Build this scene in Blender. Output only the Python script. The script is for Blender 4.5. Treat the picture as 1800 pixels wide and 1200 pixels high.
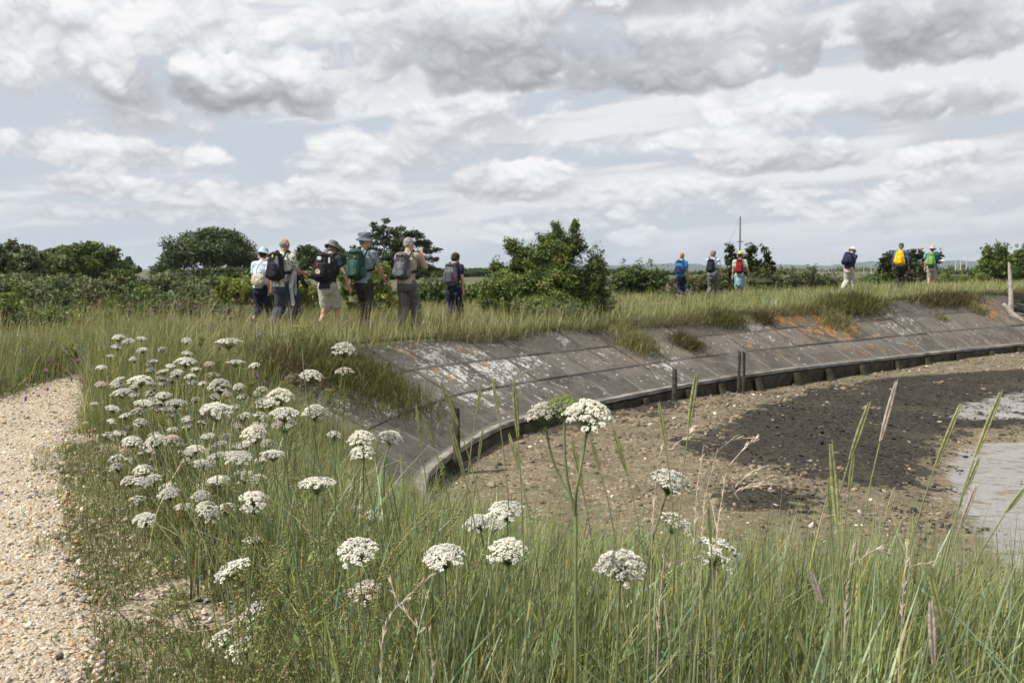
import bpy, bmesh, math, random
import numpy as np
from mathutils import Vector, Matrix
R = math.radians
rng = np.random.default_rng(7)
random.seed(7)
for o in list(bpy.data.objects): bpy.data.objects.remove(o)
scene = bpy.context.scene
COL = scene.collection

# ------------------------------------------------------------------ camera
FPX = 1600.0; CAMZ = 1.2; PITCH = math.atan(125/FPX)
cam_d = bpy.data.cameras.new('camera'); cam = bpy.data.objects.new('camera', cam_d); COL.objects.link(cam)
cam_d.sensor_width = 36; cam_d.lens = 36*FPX/1800; cam_d.clip_start = 0.05; cam_d.clip_end = 12000
cam.location = (0, 0, CAMZ); cam.rotation_euler = (R(90)-PITCH, 0, 0)
cam_d.dof.use_dof = True; cam_d.dof.focus_distance = 3.4; cam_d.dof.aperture_fstop = 9
scene.camera = cam
# ------------------------------------------------------------------ exposure
vs = scene.view_settings; vs.view_transform = 'Standard'; vs.look = 'None'; vs.exposure = 0.38; vs.gamma = 1
scene.cycles.max_bounces = 6; scene.cycles.diffuse_bounces = 3; scene.cycles.transmission_bounces = 4
scene.cycles.volume_bounces = 0; scene.cycles.transparent_max_bounces = 6
scene.cycles.use_adaptive_sampling = True; scene.cycles.adaptive_threshold = 0.02
# ------------------------------------------------------------------ node helpers
def nn(nt, typ, **kw):
    n = nt.nodes.new(typ)
    for k, v in kw.items():
        if k == 'inputs':
            for kk, vv in v.items():
                s = n.inputs[kk]
                if isinstance(vv, bpy.types.NodeSocket): nt.links.new(vv, s)
                else: s.default_value = vv
        else: setattr(n, k, v)
    return n
def math_n(nt, op, a, b=None, c=None, clamp=False):
    n = nt.nodes.new('ShaderNodeMath'); n.operation = op; n.use_clamp = clamp
    for i, v in enumerate((a, b, c)):
        if v is None: continue
        if isinstance(v, bpy.types.NodeSocket): nt.links.new(v, n.inputs[i])
        else: n.inputs[i].default_value = v
    return n.outputs[0]
def mixc(nt, fac, a, b, mode='MIX'):
    n = nt.nodes.new('ShaderNodeMix'); n.data_type = 'RGBA'; n.blend_type = mode
    for s, v in ((n.inputs[0], fac), (n.inputs[6], a), (n.inputs[7], b)):
        if isinstance(v, bpy.types.NodeSocket): nt.links.new(v, s)
        elif s.type == 'RGBA': s.default_value = (*v[:3], 1)
        else: s.default_value = v
    return n.outputs[2]
def sstep(nt, x, lo, hi, to0=0.0, to1=1.0):
    n = nt.nodes.new('ShaderNodeMapRange'); n.interpolation_type = 'SMOOTHSTEP'
    nt.links.new(x, n.inputs[0]); n.inputs[1].default_value = lo; n.inputs[2].default_value = hi
    n.inputs[3].default_value = to0; n.inputs[4].default_value = to1
    return n.outputs[0]
def noise(nt, vec, scale, detail=4, rough=.5, dist=0.0):
    n = nn(nt, 'ShaderNodeTexNoise', inputs={'Vector': vec, 'Scale': scale, 'Detail': detail, 'Roughness': rough, 'Distortion': dist})
    return n.outputs[0]

# ------------------------------------------------------------------ sky and sun
SUN_EL = R(52); SUN_AZ = R(-112)     # azimuth from +Y towards +X
world = bpy.data.worlds.new('World'); scene.world = world; world.use_nodes = True
wt = world.node_tree; wt.nodes.clear()
sky = nn(wt, 'ShaderNodeTexSky', sky_type='NISHITA'); sky.sun_disc = False
sky.sun_elevation = SUN_EL; sky.sun_rotation = SUN_AZ; sky.air_density = 1.0; sky.dust_density = 2.0
tc = nn(wt, 'ShaderNodeTexCoord').outputs['Generated']
sep = nn(wt, 'ShaderNodeSeparateXYZ', inputs={0: tc})
az = math_n(wt, 'ARCTAN2', sep.outputs[0], sep.outputs[1])
el = math_n(wt, 'ARCSINE', sep.outputs[2])
def lattice(x, y, seed):
    """gradient noise, about -0.5..0.5"""
    g = np.random.default_rng(seed).random((128, 128))*2*np.pi; xi = np.floor(x).astype(int); yi = np.floor(y).astype(int); fx = x-xi; fy = y-yi
    def dot(i, j):
        a = g[(xi+i) % 128, (yi+j) % 128]; return np.cos(a)*(fx-i)+np.sin(a)*(fy-j)
    ux = fx*fx*fx*(fx*(fx*6-15)+10); uy = fy*fy*fy*(fy*(fy*6-15)+10)
    return (dot(0, 0)*(1-ux)+dot(1, 0)*ux)*(1-uy)+(dot(0, 1)*(1-ux)+dot(1, 1)*ux)*uy
def fbm(x, y, octv, seed, gain=.5, puffy=False):
    o = 0; a = 1; t = 0
    for k in range(octv):
        n = lattice(x*2**k+17*k, y*2**k+31*k, seed+k)
        if puffy: n = np.abs(n)*2-.38
        o = o+a*n; t += a; a *= gain
    return o/t*1.6
NXS, NYS = 2000, 520; AZR, ELR = R(45), R(21)
gaz, gel = np.meshgrid(np.linspace(-AZR, AZR, NXS), np.linspace(-.004, ELR, NYS))
gx = np.tan(gaz)*FPX+900; gy = 475-gel*FPX                     # in units of photograph pixels at the camera's scale
def cloud_noise(dy):
    y = gy+dy; low = np.clip((475-y)/330, 0, 1)[...]; f = low*low*(3-2*low)
    wx = fbm(gx/110, y/80, 3, 11)*20; wy = fbm(gx/110, y/80, 3, 23)*15
    A = fbm((gx+wx)/165, (y+wy)/115, 7, 3, .55, True); B = fbm((gx+wx*.4)/66, (y+wy*.3)/34, 6, 5, .54, True)
    C = fbm((gx+wx)/230, (y+wy)/140, 6, 41, .46)
    return A*f*.75+B*(1-f)*.65+C*.85
def up(a, k): return np.concatenate([a[k:], np.repeat(a[-1:], k, 0)], 0)
PXROW = ELR*FPX/NYS
N0 = cloud_noise(0.0); N0s = (N0+up(N0, 1)+np.roll(N0, 1, 1)+np.roll(N0, -1, 1)+np.roll(N0, 1, 0))/5
relief = (N0s-up(N0s, 4))*.22+(N0s-up(N0s, 9))*.20+(N0s-up(N0s, 24))*.24
NC = N0
big = fbm(gx/520+.01*gy, gy/110, 6, 77, .55)+.5
# clouds from the farthest, lowest rows to the nearest: px, py, half width, half height, top, base, softness
CLOUDS = [(250, 388, 300, 20, .76, .64, .9), (560, 400, 260, 22, .80, .68, .9), (1400, 378, 520, 34, .86, .74, .9), (1700, 410, 300, 22, .80, .72, .9),
          (1000, 395, 190, 30, .86, .76, .8), (890, 412, 80, 26, .97, .80, .5), (1135, 420, 90, 25, .98, .82, .5), (420, 362, 210, 38, .84, .66, .7), (200, 345, 150, 26, .78, .62, .8),
          (1330, 345, 220, 28, .92, .76, .6), (1080, 345, 190, 40, .90, .76, .7), (620, 350, 190, 44, .90, .66, .6), (870, 325, 170, 56, .93, .50, .5), (690, 285, 230, 70, .92, .64, .6),
          (260, 295, 160, 46, .94, .60, .5), (70, 285, 160, 40, .86, .64, .7), (1400, 288, 220, 50, .91, .48, .5), (1650, 300, 140, 32, .88, .58, .5), (1750, 335, 200, 36, .88, .68, .7),
          (850, 235, 210, 85, .97, .62, .6), (1610, 220, 280, 52, .93, .44, .5), (1340, 225, 220, 60, .92, .76, .9), (1150, 260, 200, 50, .90, .78, .9),
          (90, 140, 260, 150, .90, .68, .8), (30, 60, 220, 110, .90, .74, .8), (300, 90, 190, 120, .98, .78, .5), (510, 120, 140, 95, .97, .76, .5), (250, 230, 200, 70, .86, .56, .6),
          (400, 185, 330, 84, .93, .22, .55), (690, 150, 150, 80, .92, .66, .7), (1230, 50, 340, 120, .90, .70, .8), (1680, 70, 300, 130, .93, .64, .7), (1540, 115, 270, 95, .72, .22, .6), (1000, 20, 360, 80, .62, .40, .6), (860, 60, 300, 120, .88, .58, .6),
          (950, 125, 370, 98, .74, .18, .6), (1130, 150, 190, 60, .62, .24, .6)]
def st(x, lo, hi, a=0.0, b_=1.0):
    t = np.clip((x-lo)/(hi-lo), 0, 1); return a+(b_-a)*t*t*(3-2*t)
S = st(big+.10*np.tan(gaz), .38, .70, .66, .90)
cov = st(big+.30*np.tan(gaz), .38, .60, .38, .94)
for (px, py, w, h, top, base, soft) in CLOUDS:
    dx = (gx-px)/w; dy = (py-gy)/h
    dl = np.where(dy < 0, dy*1.5, dy); f = .85+NC*1.15-dx*dx-dl*dl
    al = st(f, 0.0, soft); body = dy+NC*.9
    sh_ = st(body, -.75, .80, base, top)+relief
    S = S+al*(sh_-S); cov = cov+al*(1-cov)
xs_ = [-.2, 0, .3, .65, .82, 1.0, 1.2]
crgb = np.stack([np.interp(S, xs_, v) for v in ([.20, .27, .40, .60, .76, .91, .97], [.21, .28, .41, .61, .77, .91, .97], [.235, .31, .445, .645, .795, .92, .975])], -1)
img = bpy.data.images.new('clouds', NXS, NYS, alpha=True, float_buffer=True); img.colorspace_settings.name = 'Linear Rec.709'
for _ in range(1): crgb[1:-1, 1:-1] = (crgb[1:-1, 1:-1]*2+crgb[:-2, 1:-1]+crgb[2:, 1:-1]+crgb[1:-1, :-2]+crgb[1:-1, 2:])/6
px_ = np.ones((NYS, NXS, 4), np.float32); px_[..., :3] = crgb; px_[..., 3] = cov
img.alpha_mode = 'CHANNEL_PACKED'; img.pixels.foreach_set(px_.ravel()); img.update(); img.pack()
uvw = nn(wt, 'ShaderNodeCombineXYZ', inputs={0: math_n(wt, 'MULTIPLY_ADD', az, 1/(2*AZR), .5), 1: math_n(wt, 'MULTIPLY_ADD', el, 1/(ELR+.004), .004/(ELR+.004)), 2: 0.0}).outputs[0]
ti = nn(wt, 'ShaderNodeTexImage', extension='MIRROR', interpolation='Linear', inputs={0: uvw}); ti.image = img
skyc = nn(wt, 'ShaderNodeVectorMath', operation='SCALE', inputs={0: sky.outputs[0], 3: 0.085}).outputs[0]
veil = mixc(wt, 0.82, skyc, (.60, .675, .765))            # thin high cloud over the blue
bgc = mixc(wt, ti.outputs[1], veil, ti.outputs[0])
bgc = mixc(wt, sstep(wt, el, .34, .6), bgc, (.60, .62, .66))   # overhead: even broken cloud
hz = sstep(wt, el, 0.0, 0.11, .65, 0.0)                 # distance pales the lowest rows of cloud
bgc = mixc(wt, hz, bgc, (.56, .615, .68))
bg = nn(wt, 'ShaderNodeBackground', inputs={'Color': bgc, 'Strength': .79})
wo = nn(wt, 'ShaderNodeOutputWorld', inputs={0: bg.outputs[0]})
world.cycles.sampling_method = 'MANUAL'; world.cycles.sample_map_resolution = 512
sun_d = bpy.data.lights.new('sun', 'SUN'); sun_d.energy = 4.8; sun_d.angle = R(0.8); sun_d.color = (1, .955, .88)
sun = bpy.data.objects.new('sun', sun_d); COL.objects.link(sun)
sdir = Vector((math.sin(SUN_AZ)*math.cos(SUN_EL), math.cos(SUN_AZ)*math.cos(SUN_EL), math.sin(SUN_EL)))
sun.rotation_euler = sdir.to_track_quat('Z', 'Y').to_euler()

# ------------------------------------------------------------------ scene helpers
def W(px, py, d):
    """point seen at pixel (px, py) of the 1800x1200 photograph, d metres ahead"""
    u = (px-900)/FPX; v = (py-600)/FPX; c, s = math.cos(PITCH), math.sin(PITCH)
    y = c - s*v; z = -s - c*v
    return Vector((u*d/y, d, CAMZ + z*d/y))
def on_plane(px, py, z):
    a = W(px, py, 1.0); t = (z-CAMZ)/(a.z-CAMZ)
    return (a.x*t, t)
def tag(o, label=None, cat=None, group=None, kind=None):
    if label: o['label'] = label
    if cat: o['category'] = cat
    if group: o['group'] = group
    if kind: o['kind'] = kind
    return o
def empty(name, loc, rz=0, label=None, cat=None, group=None):
    o = bpy.data.objects.new(name, None); COL.objects.link(o); o.location = loc; o.rotation_euler = (0, 0, rz)
    o.empty_display_size = .2
    return tag(o, label, cat, group)
def np_mesh(name, V, F, cols=None, smooth=False, attrs=None):
    """V (n,3); F (m,k) array, or list of such arrays"""
    me = bpy.data.meshes.new(name)
    V = np.ascontiguousarray(V, dtype=np.float32)
    Fs = F if isinstance(F, list) else [F]
    Fs = [np.asarray(f, dtype=np.int32) for f in Fs if len(f)]
    me.vertices.add(len(V)); me.vertices.foreach_set('co', V.ravel())
    loops = np.concatenate([f.ravel() for f in Fs]); tot = np.concatenate([np.full(len(f), f.shape[1], np.int32) for f in Fs])
    starts = np.concatenate([[0], np.cumsum(tot)[:-1]]).astype(np.int32)
    me.loops.add(len(loops)); me.loops.foreach_set('vertex_index', loops)
    me.polygons.add(len(tot)); me.polygons.foreach_set('loop_start', starts)
    me.update(calc_edges=True)
    if cols is not None:
        a = me.color_attributes.new('Col', 'FLOAT_COLOR', 'POINT')
        c = np.ones((len(V), 4), np.float32); c[:, :3] = cols; a.data.foreach_set('color', c.ravel())
    for k, v in (attrs or {}).items():
        a = me.attributes.new(k, 'FLOAT', 'POINT'); a.data.foreach_set('value', np.asarray(v, np.float32))
    me.polygons.foreach_set('use_smooth', np.full(len(tot), smooth))
    return me
def link(name, me, mat=None, parent=None):
    o = bpy.data.objects.new(name, me); COL.objects.link(o)
    if mat is not None and len(me.materials) == 0:
        for m in (mat if isinstance(mat, (list, tuple)) else [mat]): me.materials.append(m)
    if parent is not None: o.parent = parent
    return o
class MB:
    """collects shapes of several kinds into one mesh"""
    def __init__(s): s.V = []; s.F3 = []; s.F4 = []; s.C = []; s.n = 0
    def add(s, V, F, col=(1, 1, 1)):
        V = np.asarray(V, float); F = np.asarray(F, int)
        (s.F4 if F.shape[1] == 4 else s.F3).append(F+s.n); s.V.append(V)
        c = np.empty((len(V), 3)); c[:] = col; s.C.append(c); s.n += len(V)
    def mesh(s, name, smooth=False):
        Fs = []
        if s.F4: Fs.append(np.concatenate(s.F4))
        if s.F3: Fs.append(np.concatenate(s.F3))
        return np_mesh(name, np.concatenate(s.V), Fs, np.concatenate(s.C), smooth)
    def build(s, name, mat, parent=None, smooth=False): return link(name, s.mesh(name, smooth), mat, parent)
    def box(s, c, size, rot=None, col=(1, 1, 1), taper=1.0):
        sx, sy, sz = [v/2 for v in size]
        v = np.array([(x*sx*(taper if z > 0 else 1), y*sy*(taper if z > 0 else 1), z*sz) for z in (-1, 1) for y in (-1, 1) for x in (-1, 1)])
        if rot is not None: v = v @ np.array(rot.to_3x3()).T
        s.add(v+np.array(c), [(0, 2, 3, 1), (4, 5, 7, 6), (0, 1, 5, 4), (2, 6, 7, 3), (0, 4, 6, 2), (1, 3, 7, 5)], col)
    def tube(s, pts, rad, n=8, col=(1, 1, 1), caps=True, flat=1.0, flatdir=None):
        V, F = tube_np(pts, rad, n, caps, flat, flatdir); s.add(V, F, col)
def tube_np(pts, rad, n=8, caps=True, flat=1.0, flatdir=None):
    P = np.asarray(pts, float); m = len(P); rad = np.broadcast_to(np.asarray(rad, float), (m,))
    if caps:      # rounded ends
        d0 = P[0]-P[1]; d0 /= np.linalg.norm(d0)+1e-9; d1 = P[-1]-P[-2]; d1 /= np.linalg.norm(d1)+1e-9
        P = np.vstack([P[0]+d0*rad[0], P[0]+d0*rad[0]*.87, P[0]+d0*rad[0]*.5, P, P[-1]+d1*rad[-1]*.5, P[-1]+d1*rad[-1]*.87, P[-1]+d1*rad[-1]])
        rad = np.concatenate([[rad[0]*.02, rad[0]*.5, rad[0]*.87], rad, [rad[-1]*.87, rad[-1]*.5, rad[-1]*.02]]); m += 6
    T = np.gradient(P, axis=0); T /= (np.linalg.norm(T, axis=1, keepdims=True)+1e-9)
    up = np.array(flatdir if flatdir is not None else (0.123, 0.987, 0.1), float)
    A = np.cross(T, up); bad = np.linalg.norm(A, axis=1) < 1e-3
    A[bad] = np.cross(T[bad], np.array([1., 0.05, .02])); A /= np.linalg.norm(A, axis=1, keepdims=True)
    B = np.cross(T, A)
    th = np.linspace(0, 2*np.pi, n, endpoint=False)
    V = P[:, None, :] + rad[:, None, None]*(A[:, None, :]*np.cos(th)[None, :, None] + flat*B[:, None, :]*np.sin(th)[None, :, None])
    V = V.reshape(-1, 3)
    i = np.arange(m-1)[:, None]*n; j = np.arange(n)[None, :]; k = (np.arange(n)+1) % n
    F = np.stack([i+j, i+k[None, :], i+n+k[None, :], i+n+j], -1).reshape(-1, 4)
    return V, F
ICO_V = None
def ico():
    global ICO_V, ICO_F
    if ICO_V is None:
        t = (1+5**.5)/2
        v = np.array([(-1, t, 0), (1, t, 0), (-1, -t, 0), (1, -t, 0), (0, -1, t), (0, 1, t), (0, -1, -t), (0, 1, -t), (t, 0, -1), (t, 0, 1), (-t, 0, -1), (-t, 0, 1)], float)
        ICO_V = v/np.linalg.norm(v[0])
        ICO_F = np.array([(0, 11, 5), (0, 5, 1), (0, 1, 7), (0, 7, 10), (0, 10, 11), (1, 5, 9), (5, 11, 4), (11, 10, 2), (10, 7, 6), (7, 1, 8), (3, 9, 4), (3, 4, 2), (3, 2, 6), (3, 6, 8), (3, 8, 9), (4, 9, 5), (2, 4, 11), (6, 2, 10), (8, 6, 7), (9, 8, 1)])
    return ICO_V, ICO_F
def sphere_np(nu=16, nv=10):
    th = np.linspace(0, np.pi, nv+1); ph = np.linspace(0, 2*np.pi, nu, endpoint=False)
    V = np.array([(math.sin(t)*math.cos(p), math.sin(t)*math.sin(p), math.cos(t)) for t in np.clip(th, .01, np.pi-.01) for p in ph])
    i = np.arange(nv)[:, None]*nu; j = np.arange(nu)[None, :]; k = (np.arange(nu)+1) % nu
    F = np.stack([i+j, i+nu+j, i+nu+k[None, :], i+k[None, :]], -1).reshape(-1, 4)
    return V, F
def rotz_np(a):
    c, s = np.cos(a), np.sin(a); z = np.zeros_like(c); o = np.ones_like(c)
    return np.stack([np.stack([c, -s, z], -1), np.stack([s, c, z], -1), np.stack([z, z, o], -1)], -2)

# ------------------------------------------------------------------ materials
def new_mat(name):
    m = bpy.data.materials.new(name); m.use_nodes = True; nt = m.node_tree
    b = nt.nodes['Principled BSDF']; return m, nt, b
def objco(nt): return nn(nt, 'ShaderNodeTexCoord').outputs['Object']
def geopos(nt): return nn(nt, 'ShaderNodeNewGeometry').outputs['Position']
def plain(name, col, rough=.8, nscale=8, var=.25, bump=.0, bscale=60, spec=.3):
    m, nt, b = new_mat(name); co = objco(nt)
    n = noise(nt, co, nscale, 5, .6)
    c = mixc(nt, sstep(nt, n, .3, .7), tuple(v*(1-var) for v in col), tuple(min(1, v*(1+var)) for v in col))
    nt.links.new(c, b.inputs['Base Color']); b.inputs['Roughness'].default_value = rough; b.inputs['Specular IOR Level'].default_value = spec
    if bump:
        bn = nn(nt, 'ShaderNodeBump', inputs={'Height': noise(nt, co, bscale, 4, .6), 'Strength': bump, 'Distance': .01}); nt.links.new(bn.outputs[0], b.inputs['Normal'])
    return m
def leafy(name, trans=.3, rough=.6, nscale=3.0, spec=.3, tint=(1, 1, 1)):
    """colour from each blade or leaf, part of the light passing through it"""
    m, nt, b = new_mat(name)
    c = nn(nt, 'ShaderNodeAttribute', attribute_name='Col').outputs[0]
    n = noise(nt, geopos(nt), nscale, 3, .5)
    c = mixc(nt, 1.0, c, mixc(nt, sstep(nt, n, .35, .65), tuple(.8*v for v in tint), tuple(1.18*v for v in tint)), 'MULTIPLY')
    nt.links.new(c, b.inputs['Base Color']); b.inputs['Roughness'].default_value = rough; b.inputs['Specular IOR Level'].default_value = spec
    if trans:
        tr = nn(nt, 'ShaderNodeBsdfTranslucent'); nt.links.new(c, tr.inputs[0])
        mx = nn(nt, 'ShaderNodeMixShader', inputs={0: trans, 1: b.outputs[0], 2: tr.outputs[0]})
        nt.links.new(mx.outputs[0], nt.nodes['Material Output'].inputs[0])
    return m
M = {}
M['grass'] = leafy('grass_blade', .25, .45, tint=(1.08, 1.13, .90))
M['leaf'] = leafy('leaf', .25, .5, .8, tint=(1.04, 1.10, .83))
M['floret'] = leafy('floret', .3, .8, 9.0, .1)
M['stem'] = leafy('stem', .1, .6, 9.0)
M['bark'] = plain('bark', (.11, .09, .07), .9, 6, .35, .4, 30)
M['stone'] = leafy('flint', 0, .6, 1.5, .35)
# ================================================================== the shore: crest line of the sea wall
CREST_PX = [(2500, 492, 44), (2080, 505, 36), (1830, 514, 31.5), (1700, 521, 29.5), (1500, 537, 26.5), (1300, 554, 23.5), (1100, 571, 20.5), (900, 588, 17.5), (700, 605, 15), (560, 622, 12.8), (430, 648, 10.8)]
ctrl = [tuple(W(*p)) for p in CREST_PX] + [(-3.25, 9.4, -.05), (-3.0, 7.9, -.10), (-2.5, 6.4, -.17), (-1.75, 5.0, -.24), (-.9, 4.0, -.31), (.1, 3.3, -.36), (1.6, 2.85, -.40), (4, 2.6, -.42), (8, 2.4, -.44), (14, 2.2, -.45), (30, 1.5, -.45), (90, 0, -.45)]
ctrl = ctrl[::-1]                      # from near right, round the left, to far right: water lies on the right-hand side
def catmull(P, step=.25):
    P = np.array(P, float); out = []
    for i in range(len(P)-1):
        p0 = P[max(i-1, 0)]; p1 = P[i]; p2 = P[i+1]; p3 = P[min(i+2, len(P)-1)]
        n = max(2, int(np.linalg.norm(p2-p1)/step))
        for k in range(n):
            t = k/n; out.append(.5*((2*p1)+(-p0+p2)*t+(2*p0-5*p1+4*p2-p3)*t*t+(-p0+3*p1-3*p2+p3)*t**3))
    out.append(P[-1]); return np.array(out)
CR = catmull(ctrl); SEG = CR[1:, :2]-CR[:-1, :2]; SL = np.linalg.norm(SEG, axis=1); CUM = np.concatenate([[0], np.cumsum(SL)])
RUN = 2.25
def near_crest(x, y):
    """signed distance to the crest (positive over the water), crest height, arc length"""
    x = np.atleast_1d(np.asarray(x, float)); y = np.atleast_1d(np.asarray(y, float)); sh = x.shape; x = x.ravel(); y = y.ravel()
    sd = np.empty(len(x)); zc = np.empty(len(x)); ss = np.empty(len(x))
    for a in range(0, len(x), 20000):
        X = x[a:a+20000, None]; Y = y[a:a+20000, None]
        t = np.clip(((X-CR[:-1, 0])*SEG[:, 0]+(Y-CR[:-1, 1])*SEG[:, 1])/SL**2, 0, 1)
        dx = X-(CR[:-1, 0]+t*SEG[:, 0]); dy = Y-(CR[:-1, 1]+t*SEG[:, 1]); d2 = dx*dx+dy*dy
        k = d2.argmin(1); r = np.arange(len(k)); tt = t[r, k]
        cr = SEG[k, 0]*dy[r, k]-SEG[k, 1]*dx[r, k]
        sd[a:a+20000] = np.sqrt(d2[r, k])*np.where(cr > 0, -1, 1)
        zc[a:a+20000] = CR[k, 2]*(1-tt)+CR[k+1, 2]*tt; ss[a:a+20000] = CUM[k]+tt*SL[k]
    return sd.reshape(sh), zc.reshape(sh), ss.reshape(sh)
def smooth(x, a, b):
    t = np.clip((x-a)/(b-a), 0, 1); return t*t*(3-2*t)
def vnoise(x, y, sc, seed=0):
    """smooth value noise"""
    g = np.random.default_rng(seed).random((64, 64)); x = np.asarray(x)*sc; y = np.asarray(y)*sc
    xi = np.floor(x).astype(int); yi = np.floor(y).astype(int); fx = x-xi; fy = y-yi; fx = fx*fx*(3-2*fx); fy = fy*fy*(3-2*fy)
    a = g[xi % 64, yi % 64]; b = g[(xi+1) % 64, yi % 64]; c = g[xi % 64, (yi+1) % 64]; d = g[(xi+1) % 64, (yi+1) % 64]
    return a*(1-fx)*(1-fy)+b*fx*(1-fy)+c*(1-fx)*fy+d*fx*fy
# top edge and toe of the facing, as functions of arc length
def toe_z(x): return -1.10+.10*smooth(x, 8, 18)
def beach_z(x, y, sd):
    far = smooth(x, 6, 19)
    b = -1.30-.14*smooth(x, 2, 7)+.28*far*smooth(y, 12, 25)
    return b-.022*np.clip(sd-RUN, 0, 14)+.05*(vnoise(x, y, .5, 3)-.5)+.03*(vnoise(x, y, 1.7, 4)-.5)
PATH_R = catmull([(-1.0, -3, 0), (-1.15, 0, 0), (-1.25, 2, 0), (-1.55, 3.4, 0), (-2.35, 4.8, 0), (-3.40, 6.9, 0), (-3.85, 8.2, 0), (-4.15, 9.3, 0), (-4.45, 10.8, 0), (-4.6, 13, 0), (-4.4, 15.5, 0), (-3.4, 19, 0), (0, 24, 0), (5, 29.5, 0), (12, 34, 0), (22, 38, 0)], .3)
PSEG = PATH_R[1:, :2]-PATH_R[:-1, :2]; PSL = np.linalg.norm(PSEG, axis=1)
def path_d(x, y):
    """distance to the right of the path's right edge (negative on the path)"""
    x = np.asarray(x, float).ravel(); y = np.asarray(y, float).ravel(); out = np.empty(len(x))
    for a in range(0, len(x), 40000):
        X = x[a:a+40000, None]; Y = y[a:a+40000, None]
        t = np.clip(((X-PATH_R[:-1, 0])*PSEG[:, 0]+(Y-PATH_R[:-1, 1])*PSEG[:, 1])/PSL**2, 0, 1)
        dx = X-(PATH_R[:-1, 0]+t*PSEG[:, 0]); dy = Y-(PATH_R[:-1, 1]+t*PSEG[:, 1]); d2 = dx*dx+dy*dy; k = d2.argmin(1); r = np.arange(len(k))
        out[a:a+40000] = np.sqrt(d2[r, k])*np.sign(PSEG[k, 1]*dx[r, k]-PSEG[k, 0]*dy[r, k])
    return out
PW = 2.7
def path_w(y): return 2.7-1.75*smooth(np.asarray(y, float), 5.8, 9.0)-.45*smooth(np.asarray(y, float), 9.2, 11)
def land_z(x, y, full=True):
    sd, zc, s = near_crest(x, y)
    zt = toe_z(np.asarray(x, float))
    z = zc+.04*(vnoise(x, y, .7, 1)-.5)*smooth(-sd, 0, 1)
    z = z-.10*smooth(-sd, 25, 90)
    if full:
        f = np.clip(sd/RUN, 0, 1)
        conc = smooth(s, S_CONC0-.5, S_CONC0+1)
        z = z*(1-f)+(zt-.1)*f - .07*conc*smooth(sd, 0, .15)
        z = np.where(sd > RUN+.02, -2.4, z)
    return z
_, _, S_CONC0 = near_crest(-3.15, 8.8); S_CONC0 = float(S_CONC0[0])
_, _, S_END = near_crest(18.6, 31.6); S_END = float(S_END[0])
def spaced(lo, hi, fine_lo, fine_hi, h, grow=1.09):
    a = list(np.arange(fine_lo, fine_hi+h/2, h)); s = h
    while a[-1] < hi: s *= grow; a.append(a[-1]+s)
    s = h
    while a[0] > lo: s *= grow; a.insert(0, a[0]-s)
    return np.array(a)
def grid_faces(nx, ny):
    i = np.arange(ny-1)[:, None]*nx; j = np.arange(nx-1)[None, :]
    return np.stack([i+j, i+j+1, i+nx+j+1, i+nx+j], -1).reshape(-1, 4)
xs = spaced(-5000, 5000, -6, 20, .2); ys = spaced(-60, 6000, 0, 36, .2)
X, Y = np.meshgrid(xs, ys); Z = land_z(X, Y)
m, nt, b = new_mat('earth'); gp = geopos(nt)
n1 = noise(nt, gp, 1.3, 6, .6); n2 = noise(nt, gp, 22, 5, .7); n3 = noise(nt, gp, .05, 3)
c = mixc(nt, sstep(nt, n1, .4, .62), (.060, .066, .030), (.115, .098, .062))
c = mixc(nt, sstep(nt, n2, .45, .7), c, (.18, .155, .11))
c = mixc(nt, sstep(nt, n3, .4, .6), c, mixc(nt, .5, c, (.05, .075, .03)))
nt.links.new(c, b.inputs['Base Color']); b.inputs['Roughness'].default_value = .95
vg = nn(nt, 'ShaderNodeAttribute', attribute_name='verge').outputs['Fac']
vq = nn(nt, 'ShaderNodeTexVoronoi', inputs={'Vector': gp, 'Scale': 55.0}); rq = nn(nt, 'ShaderNodeSeparateColor', inputs={0: vq.outputs['Color']})
gc = mixc(nt, sstep(nt, rq.outputs[0], .2, .8), (.16, .13, .085), (.42, .35, .26))
vm = math_n(nt, 'MULTIPLY', vg, sstep(nt, math_n(nt, 'ADD', noise(nt, gp, 4.5, 6, .7), math_n(nt, 'MULTIPLY', vg, .15)), .50, .60)); c = mixc(nt, vm, mixc(nt, vg, c, (.13, .12, .07)), gc)
nt.links.new(c, b.inputs['Base Color'])
bn = nn(nt, 'ShaderNodeBump', inputs={'Height': math_n(nt, 'SUBTRACT', n2, math_n(nt, 'MULTIPLY', vq.outputs[0], .5)), 'Strength': .7, 'Distance': .03}); nt.links.new(bn.outputs[0], b.inputs['Normal'])
M['earth'] = m
tag(link('ground', np_mesh('ground', np.stack([X, Y, Z], -1).reshape(-1, 3), grid_faces(len(xs), len(ys)), smooth=True, attrs={'verge': (np.exp(-(np.clip(path_d(X, Y), 0, 9)/.75)**2)*(Y.ravel() < 14))}), M['earth']), kind='structure')

# ------------------------------------------------------------------ gravel path
m, nt, b = new_mat('gravel_path'); gp = geopos(nt)
vo = nn(nt, 'ShaderNodeTexVoronoi', inputs={'Vector': gp, 'Scale': 62.0, 'Randomness': 1.0})
vo2 = nn(nt, 'ShaderNodeTexVoronoi', inputs={'Vector': gp, 'Scale': 150.0, 'Randomness': 1.0})
rr = nn(nt, 'ShaderNodeSeparateColor', inputs={0: vo.outputs['Color']})
ramp = nn(nt, 'ShaderNodeValToRGB', inputs={0: rr.outputs[0]}); cr = ramp.color_ramp
cr.elements[0].color = (.24, .20, .155, 1); cr.elements[1].color = (.62, .58, .52, 1)
for p, cc in ((.2, (.44, .36, .26)), (.45, (.53, .46, .36)), (.62, (.40, .27, .15)), (.72, (.34, .33, .31)), (.85, (.55, .50, .43))): cr.elements.new(p).color = (*cc, 1)
big = noise(nt, gp, 1.1, 4, .6)
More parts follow.
